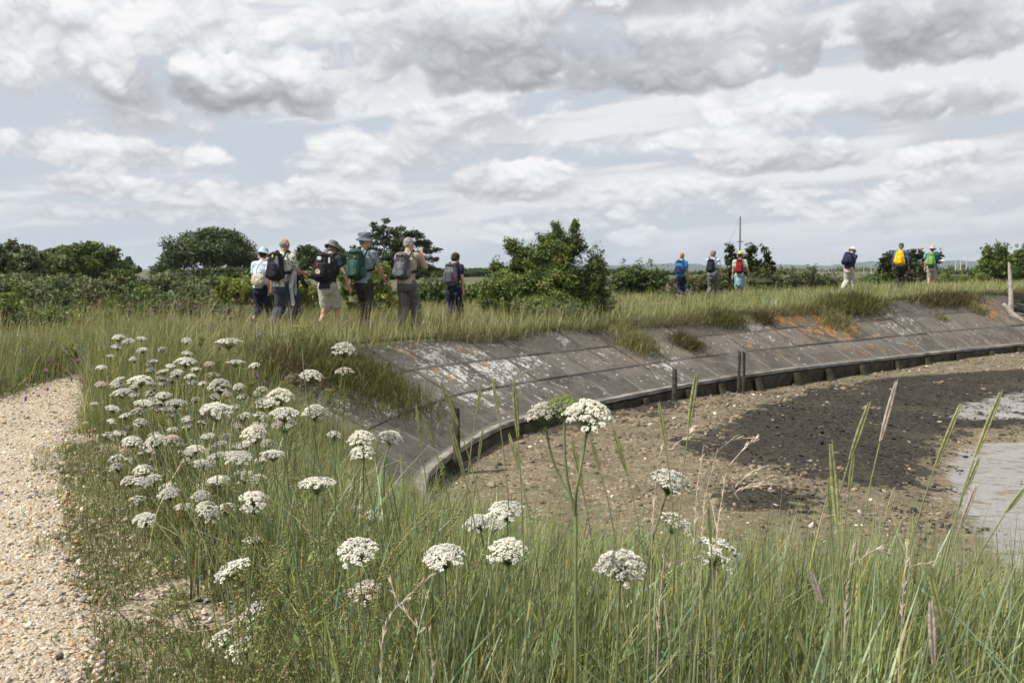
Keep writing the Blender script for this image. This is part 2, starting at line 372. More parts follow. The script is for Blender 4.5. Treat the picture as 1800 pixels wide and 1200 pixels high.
sand = mixc(nt, sstep(nt, noise(nt, gp, 90, 3), .4, .6), (.29, .23, .155), (.44, .36, .255))
c = mixc(nt, sstep(nt, rr.outputs[1], .35, .5), ramp.outputs[0], sand)
c = mixc(nt, sstep(nt, big, .35, .7, 0, .35), c, (.40, .34, .25))
nt.links.new(c, b.inputs['Base Color']); b.inputs['Roughness'].default_value = .85
hgt = math_n(nt, 'ADD', math_n(nt, 'MULTIPLY', vo.outputs[0], -1.0), math_n(nt, 'MULTIPLY', vo2.outputs[0], -.4))
bn = nn(nt, 'ShaderNodeBump', inputs={'Height': hgt, 'Strength': .9, 'Distance': .012}); nt.links.new(bn.outputs[0], b.inputs['Normal'])
M['gravel'] = m
pl = PATH_R; T = np.gradient(pl[:, :2], axis=0); T /= np.linalg.norm(T, axis=1, keepdims=True); NL = np.stack([-T[:, 1], T[:, 0]], -1)
offs = np.linspace(-.10, PW, 16)
P2 = pl[:, None, :2]+NL[:, None, :]*(offs[None, :]*(path_w(pl[:, 1])/PW)[:, None])[..., None]
edge = .30*(vnoise(pl[:, 0], pl[:, 1], 1.6, 9)-.5)
P2[:, 0] += NL*edge[:, None]
ZP = land_z(P2[..., 0], P2[..., 1], False)+.02
ZP[:, 0] -= .06; ZP[:, -1] -= .06
V = np.concatenate([P2, ZP[..., None]], -1).reshape(-1, 3)
tag(link('path', np_mesh('path', V, grid_faces(len(offs), len(pl))[:, ::-1], smooth=True), M['gravel']), kind='structure')

# ------------------------------------------------------------------ the beach at low tide
xs = spaced(-4.5, 300, -4, 22, .14, 1.12); ys = spaced(1, 200, 2.4, 34, .14, 1.12)
X, Y = np.meshgrid(xs, ys); SD, ZC, SS = near_crest(X, Y)
ZB = beach_z(X, Y, SD)
def poly_sd(x, y, poly):
    P = np.array(poly, float); Q = np.roll(P, -1, 0); sh = x.shape; x = x.ravel(); y = y.ravel(); best = np.full(len(x), 1e9); ins = np.zeros(len(x), bool)
    for (x0, y0), (x1, y1) in zip(P, Q):
        ex, ey = x1-x0, y1-y0; t = np.clip(((x-x0)*ex+(y-y0)*ey)/(ex*ex+ey*ey+1e-9), 0, 1)
        best = np.minimum(best, np.hypot(x-x0-t*ex, y-y0-t*ey))
        cond = ((y0 > y) != (y1 > y)) & (x < (x1-x0)*(y-y0)/(y1-y0+1e-12)+x0); ins ^= cond
    return (np.where(ins, 1, -1)*best).reshape(sh)
ZP_ = -1.55
WEED = [[(1195, 790), (1240, 765), (1330, 715), (1420, 688), (1560, 664), (1800, 650), (3000, 640), (3000, 760), (1800, 752), (1700, 756), (1640, 790), (1622, 830), (1610, 862), (1500, 858), (1400, 835), (1300, 815), (1240, 800)],
        [(1090, 715), (1140, 700), (1190, 712), (1150, 728), (1100, 728)], [(930, 735), (1010, 722), (1080, 722), (1040, 745), (950, 765)],
        [(1430, 655), (1480, 650), (1500, 660), (1450, 668)], [(1260, 860), (1360, 850), (1450, 880), (1400, 900), (1280, 890)]]
WET = [[(1625, 728), (1680, 704), (1740, 690), (1800, 681), (3000, 665), (3000, 735), (1800, 740), (1720, 742), (1660, 740)],
       [(3000, 760), (1800, 764), (1720, 766), (1645, 787), (1625, 810), (1630, 862), (1660, 915), (1710, 980), (1800, 1020), (3000, 1100)]]
GREEN = [[(1330, 640), (1700, 625), (1800, 632), (1800, 650), (1560, 660), (1420, 680), (1300, 700), (1330, 660)], [(1350, 880), (1700, 900), (1700, 1100), (1300, 1100)]]
def on_beach(px, py):
    z = -1.5
    for _ in range(5): x_, y_ = on_plane(px, py, z); z = float(beach_z(np.array([x_]), np.array([y_]), near_crest(x_, y_)[0])[0])
    return x_, y_
def region(polys, w):
    o = np.full(X.shape, -9.0)
    for p in polys: o = np.maximum(o, poly_sd(X, Y, [on_beach(a, b_) for a, b_ in p]))
    return np.clip(o/w+.5, 0, 1)
aw, at, ag = region(WEED, 1.0), region(WET, .8), region(GREEN, 2.5)
ZB = ZB-.05*at+.05*aw*(vnoise(X, Y, 2.5, 8))
keep = (SD > RUN-.4).reshape(-1); Fg = grid_faces(len(xs), len(ys)); Fg = Fg[keep[Fg].all(1)]
m, nt, b = new_mat('beach'); gp = geopos(nt)
A = lambda k: nn(nt, 'ShaderNodeAttribute', attribute_name=k).outputs['Fac']
nb = noise(nt, gp, 2.2, 8, .68); nf = noise(nt, gp, 16, 6, .65); nl = noise(nt, gp, .7, 4)
vs_ = nn(nt, 'ShaderNodeTexVoronoi', inputs={'Vector': gp, 'Scale': 26.0}); rr = nn(nt, 'ShaderNodeSeparateColor', inputs={0: vs_.outputs['Color']})
sh = mixc(nt, rr.outputs[0], (.115, .093, .058), (.25, .198, .13))
sh = mixc(nt, sstep(nt, rr.outputs[1], .90, .96), sh, (.34, .30, .24))
mud = mixc(nt, sstep(nt, nf, .35, .65), (.10, .086, .053), (.18, .15, .096))
c = mixc(nt, sstep(nt, nb, .42, .55), mud, sh)
c = mixc(nt, math_n(nt, 'MULTIPLY', A('green'), sstep(nt, nf, .4, .6, .1, .5)), c, (.10, .115, .065))
cw = mixc(nt, sstep(nt, nf, .38, .66), (.012, .010, .008), (.062, .051, .034)); cw = mixc(nt, sstep(nt, nl, .50, .66, 0, .28), cw, (.10, .088, .055))
wf = math_n(nt, 'ADD', A('weed'), math_n(nt, 'MULTIPLY', math_n(nt, 'SUBTRACT', nb, .5), 2.6)); wf = sstep(nt, wf, .40, .58)
c = mixc(nt, wf, c, cw)
tf = math_n(nt, 'ADD', math_n(nt, 'MULTIPLY_ADD', A('wet'), .62, -.605), math_n(nt, 'ADD', .5, math_n(nt, 'SUBTRACT', noise(nt, nn(nt, 'ShaderNodeMapping', inputs={0: gp, 3: (1.2, 3.4, 1)}).outputs[0], 2.0, 9, .74), .5))); tf = sstep(nt, tf, .40, .50)
c = mixc(nt, tf, c, mixc(nt, sstep(nt, nf, .35, .65), (.19, .175, .155), (.27, .255, .235)))
nt.links.new(c, b.inputs['Base Color'])
nt.links.new(math_n(nt, 'MULTIPLY_ADD', tf, -.60, .86), b.inputs['Roughness'])
nt.links.new(math_n(nt, 'MULTIPLY_ADD', tf, .6, .25), b.inputs['Specular IOR Level'])
hh = math_n(nt, 'MULTIPLY_ADD', nf, .8, math_n(nt, 'MULTIPLY', vs_.outputs[0], -.3))
hh = math_n(nt, 'ADD', hh, math_n(nt, 'MULTIPLY', wf, .3))
bn = nn(nt, 'ShaderNodeBump', inputs={'Height': hh, 'Distance': .05}); nt.links.new(math_n(nt, 'MULTIPLY_ADD', tf, -.72, .8), bn.inputs['Strength']); nt.links.new(bn.outputs[0], b.inputs['Normal'])
M['beach'] = m
tag(link('beach', np_mesh('beach', np.stack([X, Y, ZB], -1).reshape(-1, 3), Fg, smooth=True, attrs={'weed': aw.ravel(), 'wet': at.ravel(), 'green': ag.ravel()}), M['beach']), kind='structure')
def sample_grid(G, x, y):
    i = np.clip(np.searchsorted(ys, y)-1, 0, len(ys)-2); j = np.clip(np.searchsorted(xs, x)-1, 0, len(xs)-2)
    return G[i, j]
BEACH_XS, BEACH_YS = xs, ys

# scattered stones, built from one faceted pebble
def stones(name, P, size, cols, flat=(.45, .8), label=None, cat=None, sink=.2):
    iv, if_ = ico(); n = len(P)
    V = iv[None]*(1+.35*(rng.random((n, 12, 1))-.5)); s = np.stack([size*rng.uniform(.75, 1.3, n), size*rng.uniform(.6, 1.0, n), size*rng.uniform(*flat, n)], -1)
    V = V*s[:, None]; V = np.einsum('nij,nkj->nki', rotz_np(rng.uniform(0, 6.28, n)), V)
    tilt = rng.normal(0, .25, (n, 1, 2)); V[..., 2] += (V[..., :2]*tilt).sum(-1)
    V = V+P[:, None]; V[..., 2] += (s[:, 2]*(1-2*sink))[:, None]*.5
    F = (if_[None]+(np.arange(n)*12)[:, None, None]).reshape(-1, 3)
    o = link(name, np_mesh(name, V.reshape(-1, 3), F, np.repeat(cols, 12, 0)), M['stone']); return tag(o, label, cat, kind='stuff')
def pal(n, table, jitter=.15):
    w = np.array([t[0] for t in table], float); k = rng.choice(len(table), n, p=w/w.sum())
    return np.array([t[1] for t in table])[k]*rng.uniform(1-jitter, 1+jitter, (n, 1))
n = 42000
y = 2.6+8*rng.random(n)**1.5; x = rng.uniform(-6, .3, n); pd = path_d(x, y)
dr = rng.random(n)
k = (np.abs(x)/y < .62) & (pd > -PW) & ((pd < .05) | ((pd < .95) & (dr < .55*vnoise(x, y, 2.0, 5)+.10)))
x, y = x[k], y[k]
P = np.stack([x, y, land_z(x, y, False)+.02-.012*(path_d(x, y) > 0)], -1)
stones('path_gravel', P, rng.gamma(4, .0016, len(P))+.0035, pal(len(P), [(5, (.46, .375, .26)), (3, (.54, .47, .365)), (2.5, (.40, .26, .13)), (2, (.30, .275, .24)), (1.3, (.60, .56, .49)), (1, (.18, .15, .12))]), label='loose pale flint gravel covering the path', cat='gravel')
n = 90000
y = 4.5+24*rng.random(n)**1.3; x = rng.uniform(-2, 20, n); sd, _, _ = near_crest(x, y)
w_ = sample_grid(aw, x, y)+1.2*(vnoise(x, y, 1.6, 21)-.5); t_ = sample_grid(at, x, y)+.6*(vnoise(x, y, 1.6, 22)-.5)
k = (sd > RUN+.2) & (np.abs(x)/y < .62) & (w_ < .55) & (t_ < .5) & (rng.random(n) < (.25+.75*vnoise(x, y, 1.1, 23))) & (rng.random(n) < 9/y+.2)
x, y = x[k], y[k]
P = np.stack([x, y, sample_grid(ZB, x, y)], -1)
stones('beach_shingle', P, rng.gamma(3.0, .0042, len(P))*(.6+y/15)+.004, pal(len(P), [(5, (.15, .118, .076)), (4, (.21, .162, .105)), (2, (.09, .078, .055)), (.9, (.26, .21, .15)), (.28, (.56, .52, .46))], .25), label='brown shingle and broken shell spread over the low-tide beach', cat='shingle', sink=.35)
n = 60000
y = 6+16*rng.random(n); x = rng.uniform(-1, 18, n)
w_ = sample_grid(aw, x, y)+1.2*(vnoise(x, y, 1.6, 21)-.5)
k = (w_ > .55-.1) & (np.abs(x)/y < .62) & (near_crest(x, y)[0] > RUN+.1); k[25000:] &= rng.random(n-25000) < .4
x, y = x[k], y[k]
P = np.stack([x, y, sample_grid(ZB, x, y)], -1)
o = stones('seaweed', P, rng.gamma(3, .0055, len(P))+.004, pal(len(P), [(6, (.018, .015, .012)), (3, (.040, .033, .021)), (1, (.085, .072, .042)), (.2, (.3, .27, .22))], .35), flat=(.12, .4), label='dark brown seaweed lying in broad patches on the mud', cat='seaweed', sink=.3)
# ================================================================== sea wall
def crest_frames(s):
    s = np.atleast_1d(s); x = np.interp(s, CUM, CR[:, 0]); y = np.interp(s, CUM, CR[:, 1]); z = np.interp(s, CUM, CR[:, 2])
    x2 = np.interp(s+.8, CUM, CR[:, 0])-np.interp(s-.8, CUM, CR[:, 0]); y2 = np.interp(s+.8, CUM, CR[:, 1])-np.interp(s-.8, CUM, CR[:, 1])
    l = np.hypot(x2, y2); return np.stack([x, y, z], -1), np.stack([y2/l, -x2/l], -1)     # normal towards the water
def face_pt(s, f, lift=0.0):
    """point on the facing: arc length s, fraction f down the slope"""
    C, N = crest_frames(s); f = np.broadcast_to(np.asarray(f, float), np.shape(s)); zt = toe_z(C[:, 0]+N[:, 0]*RUN)
    P = np.empty((len(C), 3)); P[:, :2] = C[:, :2]+N*(RUN*f)[:, None]; P[:, 2] = C[:, 2]*(1-f)+zt*f+lift
    return P
m, nt, b = new_mat('slab_concrete'); gp = geopos(nt)
def At(nt, k): return nn(nt, 'ShaderNodeAttribute', attribute_name=k).outputs['Fac']
su, sv, sr, sw, so = (At(nt, k) for k in ('su', 'sv', 'sr', 'white', 'orange'))
uv = nn(nt, 'ShaderNodeCombineXYZ', inputs={0: su, 1: sv, 2: math_n(nt, 'MULTIPLY', sr, 7.0)}).outputs[0]
uvs = nn(nt, 'ShaderNodeCombineXYZ', inputs={0: math_n(nt, 'MULTIPLY', su, 9.0), 1: math_n(nt, 'MULTIPLY', sv, 1.3), 2: sr}).outputs[0]
n1 = noise(nt, gp, 2.2, 7, .65); n2 = noise(nt, gp, 30, 5, .7); st1 = noise(nt, uvs, 1.0, 5, .6)
base = mixc(nt, sstep(nt, n1, .36, .64), (.032, .028, .024), (.130, .114, .094))
base = mixc(nt, math_n(nt, 'MULTIPLY', sr, .85), base, (.150, .132, .108))
base = mixc(nt, math_n(nt, 'MULTIPLY', sstep(nt, st1, .5, .72), .4), base, (.05, .046, .042))
base = mixc(nt, sstep(nt, n2, .35, .75, 0, .35), base, (.24, .225, .20))
low = sstep(nt, sv, .70, .84)
base = mixc(nt, math_n(nt, 'MULTIPLY', low, .75), base, mixc(nt, sstep(nt, n1, .3, .7), (.078, .069, .058), (.110, .097, .081)))
# pale lichen: hard edged scabs, more of them on some slabs
lw = math_n(nt, 'ADD', math_n(nt, 'MULTIPLY_ADD', noise(nt, gp, 15, 6, .7), .5, math_n(nt, 'MULTIPLY', noise(nt, gp, 3.4, 6, .7), .55)), math_n(nt, 'MULTIPLY_ADD', sw, .16, -.035))
base = mixc(nt, sstep(nt, lw, .60, .64), base, mixc(nt, sstep(nt, n2, .35, .6), (.30, .30, .28), (.52, .52, .49)))
spk = nn(nt, 'ShaderNodeTexVoronoi', inputs={'Vector': gp, 'Scale': 5.0}).outputs[0]
base = mixc(nt, math_n(nt, 'MULTIPLY', sstep(nt, spk, .15, .11), sstep(nt, math_n(nt, 'ADD', n1, math_n(nt, 'MULTIPLY', sw, .2)), .5, .55)), base, (.48, .48, .45))
lo_ = math_n(nt, 'ADD', noise(nt, gp, 3.6, 7, .74), math_n(nt, 'MULTIPLY_ADD', so, .135, -.045))
base = mixc(nt, sstep(nt, lo_, .60, .64), base, mixc(nt, sstep(nt, n2, .3, .65), (.22, .10, .025), (.40, .20, .045)))
base = mixc(nt, sstep(nt, sv, .40, .30, 0, .35), base, (.035, .031, .027)); crs = noise(nt, gp, 7, 6, .75)
base = mixc(nt, sstep(nt, crs, .52, .66, 0, .6), base, (.032, .029, .026))
ji = math_n(nt, 'MULTIPLY', sstep(nt, At(nt, 'rim'), .45, .95), .65)
base = mixc(nt, ji, base, mixc(nt, low, (.075, .068, .058), (.20, .185, .16)))
nt.links.new(base, b.inputs['Base Color']); b.inputs['Roughness'].default_value = .9; b.inputs['Specular IOR Level'].default_value = .25
bn = nn(nt, 'ShaderNodeBump', inputs={'Height': math_n(nt, 'ADD', n2, math_n(nt, 'MULTIPLY', noise(nt, gp, 8, 4), 1.5)), 'Strength': .5, 'Distance': .012}); nt.links.new(bn.outputs[0], b.inputs['Normal'])
M['slab'] = m
M['pale_conc'] = plain('toe_concrete', (.21, .195, .165), .9, 3, .4, .4, 40)
M['algae_wood'] = plain('wet_boards', (.040, .038, .022), .7, 5, .6, .5, 40)
M['old_wood'] = plain('weathered_wood', (.055, .050, .038), .85, 9, .6, .6, 50)
M['pale_wood'] = plain('driftwood', (.40, .37, .33), .85, 9, .3, .5, 60)
wall = empty('sea_wall', tuple(CR[np.searchsorted(CUM, S_CONC0)]), 0, 'long curved sea wall of dark lichened concrete slabs facing the muddy beach', 'sea wall')
wloc = np.array(wall.location)
# each bump of lichen as seen along the wall: (px, py, radius, amount)
def surf_px(px, py, zg=-.6):
    best = None
    return on_plane(px, py, zg)
WH = [(800, 662, .8, 1.2), (845, 640, .9, .8), (900, 625, .9, .7), (655, 700, .7, 1.1), (760, 630, .9, .7), (1060, 625, .8, .7), (1180, 640, .7, .6), (1330, 575, 1.2, .5), (590, 720, .6, .9), (1560, 560, 1.2, .5)]
OR = [(1385, 553, 1.5, 1.3), (1440, 565, 1.6, 1.2), (1330, 562, 1.0, 1.0), (1420, 590, 1.2, .6), (700, 608, .7, .7), (830, 617, .6, .6), (1190, 560, .9, .8), (1720, 535, 1.3, 1.2), (1300, 600, .9, .5), (760, 650, .7, .5), (1110, 615, .8, .6), (1545, 575, 1.0, .6)]
SPOT = {}; Vs = []; Fs = []; at_ = {k: [] for k in ('su', 'sv', 'sr', 'white', 'orange', 'rim')}; nv = 0
GS = np.linspace(S_CONC0-1, S_END, 500); GF = np.linspace(.02, .98, 25); GP = np.stack([face_pt(GS, f) for f in GF]); cp_, sp_ = math.cos(PITCH), math.sin(PITCH)
GD = GP[..., 1]*cp_-(GP[..., 2]-CAMZ)*sp_; GU = 900+FPX*GP[..., 0]/GD; GV = 600-FPX*((GP[..., 2]-CAMZ)*cp_+GP[..., 1]*sp_)/GD
def on_face(px, py): k = ((GU-px)**2+(GV-py)**2).argmin(); return GP.reshape(-1, 3)[k]
rows = [(.012, .33), (.338, .655), (.663, .985)]
r2 = random.Random(5)
for ri, (f0, f1) in enumerate(rows):
    s = S_CONC0 - 1.8 + (.0, .45, .2)[ri]
    while s < S_END:
        wd = (.92, .92, 1.1)[ri]*r2.choice((1, 1, 1, 1.25, .8)); g = .019
        nu, nvv = 9, 8; lift = r2.uniform(-.006, .016); ti_ = r2.uniform(-.008, .008); rr_ = r2.random()
        us = np.concatenate([[s+g, s+g+.02], np.linspace(s+g+.045, s+wd-g-.045, nu-4), [s+wd-g-.02, s+wd-g]]); fs = np.concatenate([[f0, f0+.010], np.linspace(f0+.022, f1-.022, nvv-4), [f1-.010, f1]])
        top = []
        for f in fs: top.append(face_pt(us, f, lift+.02+ti_*((f-f0)/(f1-f0)-.5)*2))
        top = np.array(top)
        # pinch the rim to a small chamfer, then walls going down
        U = np.tile(us, nvv); Fv = np.repeat(fs, nu); T = top.reshape(-1, 3)
        idx = np.arange(nu*nvv).reshape(nvv, nu)
        rim = np.concatenate([idx[0, :], idx[1:, -1], idx[-1, -2::-1], idx[-2:0:-1, 0]])
        cen = T.mean(0); out = T[rim]+(T[rim]-cen)*.006; out[:, 2] = T[rim][:, 2]-.008; dn = out.copy(); dn[:, 2] -= .075
        V = np.vstack([T, out, dn]); F = [grid_faces(nu, nvv)[:, ::-1]]; L = len(rim); a0 = nu*nvv
        k = np.arange(L); k2 = (k+1) % L
        F.append(np.stack([rim[k], a0+k, a0+k2, rim[k2]], -1)[:, ::-1]); F.append(np.stack([a0+k, a0+L+k, a0+L+k2, a0+k2], -1)[:, ::-1])
        F = np.concatenate(F)
        Vs.append(V-wloc); Fs.append(F+nv); nv += len(V)
        uu = np.concatenate([U, U[rim], U[rim]]); ff = np.concatenate([Fv, Fv[rim], Fv[rim]])
        at_['su'].append(uu); at_['sv'].append(ff); at_['sr'].append(np.full(len(V), rr_)); rimv = np.ones(len(V)); rimv[:nu*nvv] = ((U <= us[0]+.021)|(U >= us[-1]-.021)|(Fv <= fs[0]+.011)|(Fv >= fs[-1]-.011)); at_['rim'].append(rimv)
        for key, L_ in (('white', WH), ('orange', OR)):
            w = np.zeros(len(V))
            for (px, py, rad, am) in L_:
                q = SPOT.setdefault((px, py), on_face(px, py))
                w = np.maximum(w, am*np.exp(-((V[:, 0]-q[0])**2+(V[:, 1]-q[1])**2)/rad**2))
            if key == 'white': w = w*(.4+1.0*r2.random())+.12*r2.random()
            at_[key].append(w)
        s += wd
link('slab_facing', np_mesh('slab_facing', np.concatenate(Vs), np.concatenate(Fs), attrs={k: np.concatenate(v) for k, v in at_.items()}), M['slab'], wall)
def strip(prof, s0, s1, step=.25, jit=0):
    """sweep a profile of (offset beyond the toe, z above the toe) along the foot of the wall"""
    ss = np.arange(s0, s1, step); C, N = crest_frames(ss); zt = toe_z(C[:, 0]+N[:, 0]*RUN)
    V = np.array([[(C[i, 0]+N[i, 0]*(RUN+o), C[i, 1]+N[i, 1]*(RUN+o), zt[i]+z) for (o, z) in prof] for i in range(len(ss))])
    if jit: V += rng.normal(0, jit, V.shape)
    m_ = len(prof); i = np.arange(len(ss)-1)[:, None]*m_; j = np.arange(m_)[None, :]; k = (j+1) % m_
    return V.reshape(-1, 3)-wloc, np.stack([i+j, i+k, i+m_+k, i+m_+j], -1).reshape(-1, 4)
mb = MB(); V, F = strip([(-.03, .03), (-.02, .04), (.08, .04), (.09, .03), (.09, -.03), (-.03, -.055)], S_CONC0-2.4, S_END+6, jit=.003); mb.add(V, F)
mb.build('toe_kerb', M['pale_conc'], wall)
mb = MB(); V, F = strip([(.03, -.057), (.09, -.057), (.10, -.7), (.03, -.7)], S_CONC0-2.4, S_END+6, .3, .006); mb.add(V, F)
mb.build('foot_boards', M['algae_wood'], wall)
s = S_CONC0+9.0; k = 0
while s < S_END-1:
    C, N = crest_frames(s); zt = float(toe_z(C[0, 0]+N[0, 0]*RUN)); p = C[0, :2]+N[0]*(RUN+.12)
    mb = MB(); rot = Matrix.Rotation(math.atan2(N[0, 1], N[0, 0]), 3, 'Z')
    v = np.array([(x, y, z) for (x, z) in ((0, -.07), (.06, -.07), (.20, -.42), (0, -.42)) for y in (-.07, .07)])
    v = v @ np.array(rot).T + np.array([p[0], p[1], zt])-wloc
    mb.add(v, [(0, 1, 3, 2), (2, 3, 5, 4), (4, 5, 7, 6), (6, 7, 1, 0), (0, 2, 4, 6), (1, 7, 5, 3)])
    mb.build('bracket', M['algae_wood'], wall); s += 1.55+.15*math.sin(k*2.1); k += 1

def wood_post(name, px, py0, py1, d, w, label, mat, lean=(0, 0), double=False, group=None):
    for d in np.arange(d-2.5, d+3, .05):          # stand it just in front of the foot boards
        q = W(px, py1, d); s_ = float(near_crest(q.x, q.y)[0][0])
        if s_ < RUN+.28: break
    p0 = W(px, py1, d); zb = float(beach_z(np.array([p0.x]), np.array([p0.y]), np.array([s_]))[0]); p1 = W(px, py0, d); p0.z = min(zb, p0.z); h = p1.z-p0.z+.25
    mb = MB(); rr_ = random.Random(px)
    for off in ((-w*.55, w*.55) if double else (0,)):
        ww = w*(.42 if double else .5); n = 9; pts = []
        for i in range(9):
            t = i/8; pts.append((off+lean[0]*t+rr_.uniform(-.004, .004), lean[1]*t, -.25+h*t-(.03 if off > 0 else 0)))
        V, F = tube_np(pts, [ww*(1.08-.2*i/8) for i in range(9)], 10, False)
        V = V.reshape(9, 10, 3); V[..., :2] += np.random.default_rng(int(px)).normal(0, ww*.07, (1, 10, 2)); V[-1, :, 2] += np.random.default_rng(3).normal(0, .015, 10)
        V = V.reshape(-1, 3); c0 = len(V); V = np.vstack([V, V[-10:].mean(0)+[0, 0, .006]]); mb.add(V, F)
        mb.F3.append(np.array([(c0-10+j, c0-10+(j+1) % 10, c0) for j in range(10)])+mb.n-len(V))
    o = mb.build(name, mat); o.location = p0; return tag(o, label, 'post', group)
wood_post('wooden_post', 803, 716, 770, 13.6, .10, 'short dark tapered post at the wall foot, nearest of the three stumps', M['old_wood'])
wood_post('wooden_post', 1185, 648, 698, 17.6, .11, 'dark weathered stump standing alone on the shingle, middle one of the three', M['old_wood'])
wood_post('wooden_post', 1303, 617, 668, 20.2, .09, 'tall split double post of blackened timber at the foot of the wall', M['old_wood'], double=True)
# driftwood post and timber steps where the wall ends
pd_ = W(1776, 545, 29.3)
mb = MB(); pts = [(.02, 0, -.1), (0, 0, .45), (-.03, 0, .85), (-.07, 0, 1.2), (-.10, 0, 1.48)]
mb.tube(pts, [.085, .075, .062, .058, .035], 9, flat=.65)
o = mb.build('driftwood_post', M['pale_wood'], smooth=True); o.location = pd_; tag(o, 'pale grey driftwood post leaning slightly where the slabs end', 'post')
mb = MB(); pts = [(0, 0, 0), (.25, 0, -.30), (.6, -.1, -.62), (1.1, -.15, -1.0)]
mb.tube(pts, [.05, .10, .095, .08], 8, flat=.6); o = mb.build('slope_beam', M['pale_wood'], smooth=True); o.location = W(1765, 535, 29.0)
tag(o, 'bleached beam sloping down the end of the wall beside the steps', 'beam')
st_ = empty('timber_steps', W(1790, 560, 29.6), 0, 'dark timber steps with horizontal planks at the far end of the wall', 'steps')
for i, py in enumerate((517, 530, 543, 556)):
    p = W(1800, py, 29.8-i*.18)-Vector(st_.location); mb = MB(); mb.box((p.x+.6, p.y, p.z), (2.1, .16, .11)); mb.build('tread', M['old_wood'], st_)
mb = MB(); p = W(1800, 545, 30.2)-Vector(st_.location); mb.box((p.x+.6, p.y, p.z-.1), (2.2, .1, 1.2)); mb.build('back_board', M['algae_wood'], st_)
# ================================================================== grasses
def blades(name, P, H, Wd, cols, mat, ns=3, lean=.25, bend=2.0, wind=(0, 0), label=None, cat=None, tipcol=None, kind='stuff', twist=True):
    n = len(P); H = np.broadcast_to(H, n); Wd = np.broadcast_to(Wd, n)
    az_ = rng.uniform(0, 2*np.pi, n); L = np.abs(rng.normal(0, lean, n)); D = np.stack([np.cos(az_)*L+wind[0], np.sin(az_)*L+wind[1]], -1)
    t = np.linspace(0, 1, ns+1); tb = t**bend
    c = np.zeros((n, ns+1, 3)); c[..., :2] = D[:, None, :]*tb[None, :, None]*H[:, None, None]
    dl = np.clip(np.linalg.norm(D, axis=1), 0, 1.4); c[..., 2] = H[:, None]*(t[None, :]-.38*(dl**2)[:, None]*tb[None, :]*t[None, :])
    c += P[:, None, :]
    wa = rng.uniform(0, np.pi, n); wv = np.stack([np.cos(wa), np.sin(wa), 0*wa], -1)
    w = (1-t**1.8)*.5+.03; Wv = wv[:, None, :]*(w[None, :]*Wd[:, None])[..., None]
    V = np.stack([c-Wv, c+Wv], 2).reshape(-1, 3)
    i = (np.arange(n)*(ns+1)*2)[:, None]; j = (np.arange(ns)*2)[None, :]
    F = np.stack([i+j, i+j+1, i+j+3, i+j+2], -1).reshape(-1, 4)
    C = np.repeat(cols[:, None, :], ns+1, 1)
    if tipcol is not None: C = C*(1-t[None, :, None]**2*.6)+np.asarray(tipcol)*t[None, :, None]**2*.6
    C = np.repeat(C, 2, 1).reshape(-1, 3)
    o = link(name, np_mesh(name, V, F, C, smooth=True), mat); return tag(o, label, cat, kind=kind)
def in_view(x, y, m_=.08): return (np.abs(x)/y < .5625+m_)
BLUE = [(5, (.175, .240, .165)), (4, (.120, .180, .085)), (3, (.20, .235, .080)), (2, (.28, .275, .095)), (2, (.42, .34, .19)), (2.0, (.34, .42, .35))]
STRAW = [(3, (.17, .20, .075)), (4, (.25, .25, .10)), (3, (.36, .31, .16)), (1.5, (.40, .34, .20)), (2, (.10, .135, .065))]
# 1. the tall blue-green couch grass on the near bank
n = 120000
y = 1.5+5.0*rng.random(n)**1.25; x = rng.uniform(-3.4, 5.0, n); sd, zc, s = near_crest(x, y)
k = ((sd > -1.5-.6*(x > 0)) | (x < 0)) & (sd < RUN+.35) & in_view(x, y, .18) & (s < S_CONC0+.6) & (path_d(x, y) > .48+.30*vnoise(x, y, 1.5, 31))
k &= rng.random(n) < np.where(sd > RUN-.5, .45, 1.0)*np.clip(1.35-.1*y, .3, 1)*np.clip(.25+1.25*vnoise(x, y, 2.2, 32), 0, 1)
x, y, sd = x[k], y[k], sd[k]; n = len(x); print('near grass', n)
zz = land_z(x, y); zz = np.where(sd > RUN, beach_z(x, y, sd), zz)
hh_ = rng.uniform(.42, .78, n)*(1-.22*(y < 2.4))*(.8+.4*vnoise(x, y, .9, 33))*np.where(x < -.6, .78, 1.0)*np.where((x < -.45) & (y < 3.4), .70, 1.0)
blades('tall_grass', np.stack([x, y, zz], -1), hh_, rng.uniform(.0030, .0105, n), pal(n, BLUE, .35), M['grass'], 4, .30, 1.7, (.05, .0), 'tall blue-green grass filling the near bank above the beach', 'grass', tipcol=(.26, .25, .12))
nb_ = 2600; kb = rng.choice(n, nb_, replace=False)
blades('broad_grass', np.stack([x, y, zz], -1)[kb], rng.uniform(.45, .85, nb_), rng.uniform(.009, .017, nb_), pal(nb_, [(3, (.21, .27, .21)), (2, (.19, .23, .10)), (1, (.36, .38, .32)), (1, (.36, .30, .16))], .25), M['grass'], 5, .5, 1.6, (.08, 0), 'broad bent blue-green blades standing out of the near bank grass', 'grass')
# dead straws among it
k = rng.random(n) < .10; P = np.stack([x, y, zz], -1)[k]; m2 = len(P)
blades('dry_grass', P, rng.uniform(.35, .75, m2), rng.uniform(.002, .0045, m2), pal(m2, [(2, (.42, .34, .21)), (1, (.30, .22, .12)), (1, (.50, .43, .30))], .2), M['grass'], 4, .55, 1.5, (.1, 0), 'bleached dry stalks tangled through the near bank grass', 'grass')
